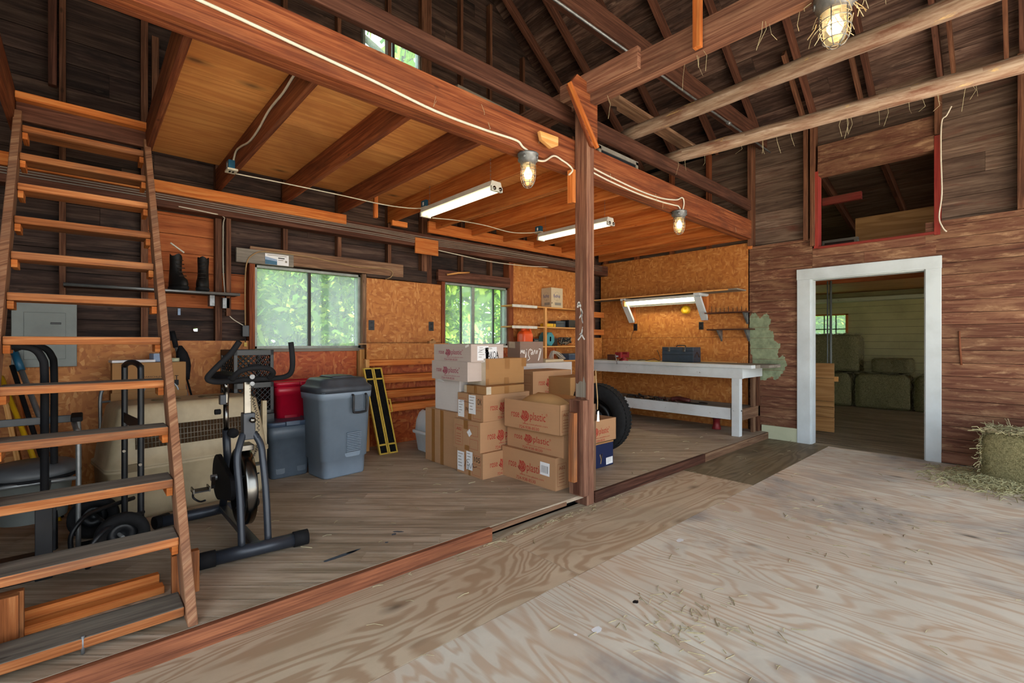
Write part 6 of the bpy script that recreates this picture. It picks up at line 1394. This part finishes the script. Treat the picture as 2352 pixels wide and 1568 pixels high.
# straw caught on the third lamp and hanging from the timbers
def blades(n, gen, mat='straw', w=.0022):
    mb = MB()
    for _ in range(n):
        P, r = gen(); mb.tube(P, w * random.uniform(.6, 1.2), mat, 3, False, False, False, random.random())
    return mb
def nest():
    a = random.uniform(0, 6.28); r = random.uniform(.055, .11); z = random.uniform(-.20, .05); p = V((3.03 + r * math.cos(a), .715 + r * math.sin(a), 3.185 + z)); q = p + V((random.uniform(-.06, .06), random.uniform(-.06, .06), random.uniform(-.12, .03))); return [p, p.lerp(q, .5) + V((random.uniform(-.02, .02), random.uniform(-.02, .02), 0)), q], 0
stuff('nest_straw', blades(46, nest), 'wisps of old nest straw caught on the cage lamp under the cross beam', 'straw')
def wisps():
    k = random.random()
    if k < .4: y = random.uniform(-.5, 2.3); p = V((2.97 + random.uniform(-.01, .07), y, 3.19))
    elif k < .7: t_ = random.random(); p = V((4.70 + .65 * t_ * .5, 2.6 - 5.2 * t_ * .5, 3.245))
    else: x = random.uniform(.3, 6.4); p = V((x, yb(x) - .002, random.uniform(2.70, 2.95)))
    return [p, p + V((random.uniform(-.02, .02), random.uniform(-.02, .02), -random.uniform(.03, .09))), p + V((random.uniform(-.04, .04), random.uniform(-.04, .04) - (.01 if k > .7 else 0), -random.uniform(.08, .17) * (1 if k < .7 else .4)))], 0
stuff('hanging_wisps', blades(50, wisps, 'straw', .0013), 'wisps of straw and cobweb dangling from the beams and poles', 'straw')

mb = MB(); mb.beam((1.99, 2.78, 3.05), (3.35, 2.86, 3.05), .03, .21, 'board_grey'); one('pale_board', mb, 'pale grey board lying on the loft just behind the loft beam', 'board', bev=.003)
t = thing('storage_box', 'dark grey box with pale edges on the loft behind the tie beam', 'box', (4.15, 3.08, 2.944)); mb = MB(); mb.box(-.34, -.18, 0, .34, .18, .32, 'tool_navy'); mb.obj('box_body', t); mb = MB(); mb.box(-.35, -.19, .29, .35, .19, .33, 'bone_white'); mb.box(-.35, -.19, 0, -.31, -.17, .32, 'bone_white', 2); mb.box(.31, -.19, 0, .35, -.17, .32, 'bone_white', 2); mb.obj('pale_frame', t)
mb = MB(); mb.tube([(3.46, 5.045, 2.17), (3.60, 4.99, 2.20), (3.83, 5.06, 2.235)], .012, 'pine', 8); one('tan_stick', mb, 'tan stick poking out over the head of the second window', 'stick')
mb = MB(); mb.tube([(6.868, .505, 1.42), (6.865, .50, 1.25), (6.868, .488, 1.06)], .009, 'rim_wood', 6); one('thin_stick', mb, 'thin brown stick fixed upright on the red-brown wall above the hay bale', 'stick')
mb = MB(); mb.tube([(.56, 5.0, 2.16), (.66, 5.02, 2.09)], .007, 'bone_white', 6); one('pale_peg', mb, 'pale peg sticking out of the boards above the boots', 'peg')
# ================================================================== hay
def bale(name, label, loc, rz, L_, W_, H_, strands, seed, group=None, cat='hay bale'):
    rs = random.Random(seed); mb = MB(); nx, ny, nz = 12, 8, 7; t = thing(name, label, cat, loc, rz, group)
    rg = []
    for i in range(nx + 1):
        u = i / nx; e = .90 if i in (0, nx) else 1
        P = rrect(-W_ / 2 * e, .02 * (1 - e), W_ / 2 * e, H_ * e, .07, 5)
        rg.append([(-L_ / 2 + L_ * u + rs.uniform(-.012, .012), p[0] + rs.uniform(-.014, .014), max(0, p[1] + rs.uniform(-.014, .014))) for p in P])
    mb.loft(rg, 'hay', True)
    for _ in range(strands):
        f = rs.random(); u = rs.uniform(-.5, .5) * L_; 
        if f < .4: p = V((u, -W_ / 2, rs.uniform(.02, H_))); nn = V((0, -1, 0))
        elif f < .7: p = V((u, rs.uniform(-.5, .5) * W_, H_)); nn = V((0, 0, 1))
        elif f < .88: p = V((-L_ / 2, rs.uniform(-.5, .5) * W_, rs.uniform(.02, H_))); nn = V((-1, 0, 0))
        else: p = V((L_ / 2, rs.uniform(-.5, .5) * W_, rs.uniform(.02, H_))); nn = V((1, 0, 0))
        d = V((rs.uniform(-1, 1), rs.uniform(-1, 1), rs.uniform(-1, .5))); d = (d - nn * d.dot(nn) * .8).normalized() * rs.uniform(.05, .13)
        m = p + nn * rs.uniform(.004, .03) + d * .5; q = p + d + nn * rs.uniform(-.004, .03); q.z = max(q.z, .003); m.z = max(m.z, .003)
        mb.tube([p, m, q], rs.uniform(.0018, .0034), 'hay_green' if rs.random() < .7 else 'straw', 3, False, False, False)
    mb.obj('hay_body', t)
    return t
bale('hay_bale', 'loose green hay bale on the floor against the red-brown wall', (6.42, -.20, .0), math.radians(80), .95, .50, .46, 3600, 3)
def loose():
    r = abs(random.gauss(0, .30)); a = random.uniform(0, 6.28); x = min(6.84, 6.25 + r * math.cos(a) * .9); y = .30 + r * math.sin(a) * .8 - .1; l = random.uniform(.04, .14); b = random.uniform(0, 6.28); z = random.uniform(.002, .05) * math.exp(-r * 2)
    p = V((x, y, z + .002)); return [p, p + V((l * .5 * math.cos(b), l * .5 * math.sin(b), random.uniform(.0, .02))), V((min(6.85, x + l * math.cos(b)), y + l * math.sin(b), .002))], 0
stuff('loose_hay', blades(2400, loose, 'hay_green', .003), 'loose hay spilled on the floor around the bale', 'hay')
def crumbs():
    k = random.random()
    if k < .25: x = random.gauss(2.45, .5); y = random.gauss(2.35, .035); z = .002
    elif k < .45: x = random.gauss(2.1, .18); y = random.gauss(1.05, .16); z = .002
    elif k < .6: x = random.gauss(4.0, .5); y = random.gauss(1.0, .3); z = .002
    elif k < .8: x = random.uniform(0, 6.7); y = random.uniform(-.6, 2.36); z = .002
    else: x = random.uniform(.2, 6.5); y = random.uniform(2.45, 4.2); z = DK + .002
    if y > 2.36 and z < .05: y = 2.34
    l = random.uniform(.015, .08); b = random.uniform(0, 6.28); p = V((x, y, z)); q = p + V((l * math.cos(b), l * math.sin(b), 0))
    if z < .05: q.y = min(q.y, 2.35)
    return [p, p.lerp(q, .5) + V((random.uniform(-.006, .006), random.uniform(-.006, .006), random.uniform(0, .006))), q], 0
stuff('straw_litter', blades(520, crumbs, 'straw', .0022), 'bits of straw scattered over the plywood floor and the deck', 'straw')
# paint marks dropped on the deck boards
mb = MB()
def blot(cx, cy, rx, ry, z, mat, a=0, n=14):
    P = []
    for k in range(n):
        u = 2 * PI * k / n; r = random.uniform(.75, 1.15); x = rx * r * math.cos(u); y = ry * r * math.sin(u); P.append((cx + x * math.cos(a) - y * math.sin(a), cy + x * math.sin(a) + y * math.cos(a), z))
    mb.face(P, mat)
for (cx, cy, rx, ry, a) in ((1.49, 2.72, .035, .012, -.7), (1.45, 2.70, .018, .014, .2), (1.36, 2.62, .013, .01, 0), (1.07, 2.63, .11, .016, .05), (1.16, 2.64, .05, .012, .1)): blot(cx, cy, rx, ry, DK + .0008, 'paint_blue', a)
struct('floor_deck_stains', mb)
mb = MB()
for (cx, cy, rx, ry) in ((2.05, 1.33, .018, .014),): blot(cx, cy, rx, ry, .0008, 'ink')
for (cx, cy, rx, ry) in ((1.72, 1.32, .03, .02), (2.9, 1.55, .035, .02), (1.62, 1.36, .01, .008)): blot(cx, cy, rx, ry, .0008, 'label_white')
struct('floor_stains', mb)
# hay stacked in the far room
fb = [(12.0 - .3, 1.0, 0, 'dark hay bale in the bottom row nearest the doorway edge'), (11.7, 1.92, 0, 'dark hay bale in the middle of the bottom row'), (11.7, 2.84, 0, 'dark hay bale in the bottom row under the tall stack'), (11.7, 3.76, 0, 'dark hay bale in the bottom row behind the half door')]
far0 = bale('hay_bale', fb[0][3], (11.78, 1.03, 0), PI / 2, .84, .55, .68, 500, 11, 'hay stacked in the far room')
for (x, y, z, lab) in fb[1:]: clone(far0, (11.78, y + .03, z), PI / 2 if y < 3 else -PI / 2, lab)
clone(far0, (11.80, 1.82, .715), -PI / 2, 'single brown hay bale sitting on the low row in the far room', None, (.70, 1, .40))
clone(far0, (11.78, 2.75, .715), PI / 2, 'hay bale at the top of the tall stack under the far window', None, (1, 1, 1.10))
clone(far0, (11.78, 3.68, .715), PI / 2, 'hay bale beside the tall stack under the far window', None, (1, 1, 1.10))
# half door and pole
t = thing('half_door', 'orange-brown half door of pine boards inside the doorway', 'half door', (7.95, 2.20, 0))
mb = MB()
for i, (a, b) in enumerate(((0.01, .22), (.222, .37), (.372, .45), (.452, .78), (.782, 1.0))): mb.box(0, -.31, a, .03, .35, b - .003, 'ply_plain', 1)
mb.obj('board_panel', t, bev=.002); mb = MB(); mb.box(.0, -.36, .74, .03, -.31, .81, 'pine', 1); mb.obj('latch', t, bev=.003)
mb = MB(); mb.tube([(8.02, 1.945, 0), (8.02, 1.945, 2.19)], .016, 'panel_grey', 12); mb.tube([(8.02, 1.985, 0), (8.02, 1.985, 2.19)], .010, 'panel_grey', 10); one('steel_pole', mb, 'slim grey steel pole rising behind the half door', 'pole')

# ================================================================== outside: lawn and trees
mb = MB(); mb.face([(-40, 5.4, -.35), (60, 5.4, -.35), (60, 70, -1.2), (-40, 70, -1.2)], 'grass'); mb.face([(12.6, -30, -.35), (60, -30, -.6), (60, 5.4, -.35), (12.6, 5.4, -.35)], 'grass')
mb.face([(-40, -40, -.12), (12.6, -40, -.12), (12.6, YN - .1, -.10), (-40, YN - .1, -.10)], 'bounce_gravel'); mb.face([(-40, YN - .1, -.10), (XL - .1, YN - .1, -.10), (XL - .1, 5.4, -.10), (-40, 5.4, -.10)], 'bounce_gravel'); struct('ground', mb)  # unseen gravel, tone made pale so it bounces sunlight up into the barn
def tree(label, loc, hgt, spread, nleaf, seed):
    rs = random.Random(seed); t = thing('tree', label, 'tree', loc, rs.uniform(0, 6), 'trees outside'); mb = MB(); tips = []
    mb.tube(spline([(0, 0, 0), (.15, .05, hgt * .25), (.05, .15, hgt * .5), (.2, .1, hgt * .85)], 4), [.16 - .011 * i for i in range(13)], 'bark', 8)
    for i in range(15):
        a = rs.uniform(0, 6.28); z0_ = hgt * rs.uniform(.12, .75); l = spread * rs.uniform(.5, 1); e = V((l * math.cos(a), l * math.sin(a), z0_ + l * rs.uniform(.1, .7)))
        P = [V((.1, .1, z0_)), V((.1, .1, z0_)).lerp(e, .5) + V((rs.uniform(-.2, .2), rs.uniform(-.2, .2), .15)), e]; mb.tube(spline(P, 4), [.05 - .0045 * k for k in range(9)], 'bark', 5)
        for k in range(4): tips.append(P[1].lerp(e, rs.random()))
        tips.append(e)
    mb.obj('trunk', t)
    mb = MB()
    for i in range(nleaf):
        c = rs.choice(tips) + V((rs.gauss(0, .34), rs.gauss(0, .34), rs.gauss(0, .30)))
        u = V((rs.gauss(0, 1), rs.gauss(0, 1), rs.gauss(0, .6))).normalized(); v = u.orthogonal().normalized() * .5; s_ = rs.uniform(.06, .13)
        mb.face([c - u * s_, c + v * s_, c + u * s_, c - v * s_], 'leaf', None, False, rs.random())
    o = mb.obj('foliage', t); o['kind'] = 'stuff'; return t
T0 = tree('broad leafy tree outside, framed by the first window', (2.5, 10.4, -.5), 4.6, 2.5, 8000, 5)
T1 = tree('bushy yellow-green tree outside, between the two windows', (4.9, 11.6, -.6), 5.2, 2.8, 8000, 9)
clone(T0, (8.2, 11.8, -.6), 2.2, 'leafy tree outside the second window', None, (1.1, 1.1, 1.1)); clone(T1, (1.0, 13.5, -.6), 1.0, 'leafy tree far outside the first window', None, (1.2, 1.2, 1.3)); clone(T0, (5.4, 9.8, -.7), 4.0, 'tallest tree outside, also seen in the gable window', None, (1.15, 1.15, 2.5))
clone(T1, (11.4, 14.5, -.7), 3.0, 'tall tree farther outside the second window', None, (1.6, 1.6, 1.8)); clone(T1, (5.4, 19, -.7), 5.0, 'tall tree farthest outside the first window', None, (1.5, 1.5, 2.0))
clone(T0, (17.5, 3.6, -.5), 1.5, 'leafy tree outside the hay room window', None, (1.1, 1.1, 1.0)); clone(T1, (19.5, 5.8, -.5), .3, 'leafy tree farther outside the hay room window', None, (1.4, 1.4, 1.2))

# ================================================================== light, sky, camera
W = bpy.data.worlds.new('sky'); SC.world = W; W.use_nodes = True; nt = W.node_tree; nt.nodes.clear()
out = nt.nodes.new('ShaderNodeOutputWorld'); bg = nt.nodes.new('ShaderNodeBackground'); sky = nt.nodes.new('ShaderNodeTexSky'); sky.sky_type = 'HOSEK_WILKIE'; sky.turbidity = 6; sky.ground_albedo = .4
sky.sun_direction = V((.12, -.56, .80)).normalized()
mixn = nt.nodes.new('ShaderNodeMix'); mixn.data_type = 'RGBA'; mixn.inputs[0].default_value = .8; nt.links.new(sky.outputs[0], mixn.inputs[6]); mixn.inputs[7].default_value = (.86, .94, 1.0, 1)
nt.links.new(mixn.outputs[2], bg.inputs[0]); bg.inputs[1].default_value = 1.5; nt.links.new(bg.outputs[0], out.inputs[0])
sl = bpy.data.lights.new('sun', 'SUN'); sl.energy = 10.0; sl.angle = .03; sl.color = (1, .97, .91); so = bpy.data.objects.new('sun', sl); COL.objects.link(so); so.rotation_euler = V((.12, -.56, .80)).to_track_quat('Z', 'Y').to_euler()

cam = bpy.data.cameras.new('camera'); co = bpy.data.objects.new('camera', cam); COL.objects.link(co); SC.camera = co
cam.sensor_width = 36; cam.sensor_fit = 'HORIZONTAL'; cam.lens = 36 * 1083 / 2352; cam.clip_start = .05; cam.clip_end = 300
cam.shift_y = (786 - 784) / 2352
a = math.atan2(1190, 1083)
co.location = (0, 0, 1.3); co.rotation_euler = (PI / 2, 0, a - PI / 2)
vs = SC.view_settings; SC.display_settings.display_device = 'sRGB'; vs.view_transform = 'Standard'; vs.look = 'None'; vs.gamma = 1; vs.exposure = 1.75; vs.use_curve_mapping = False
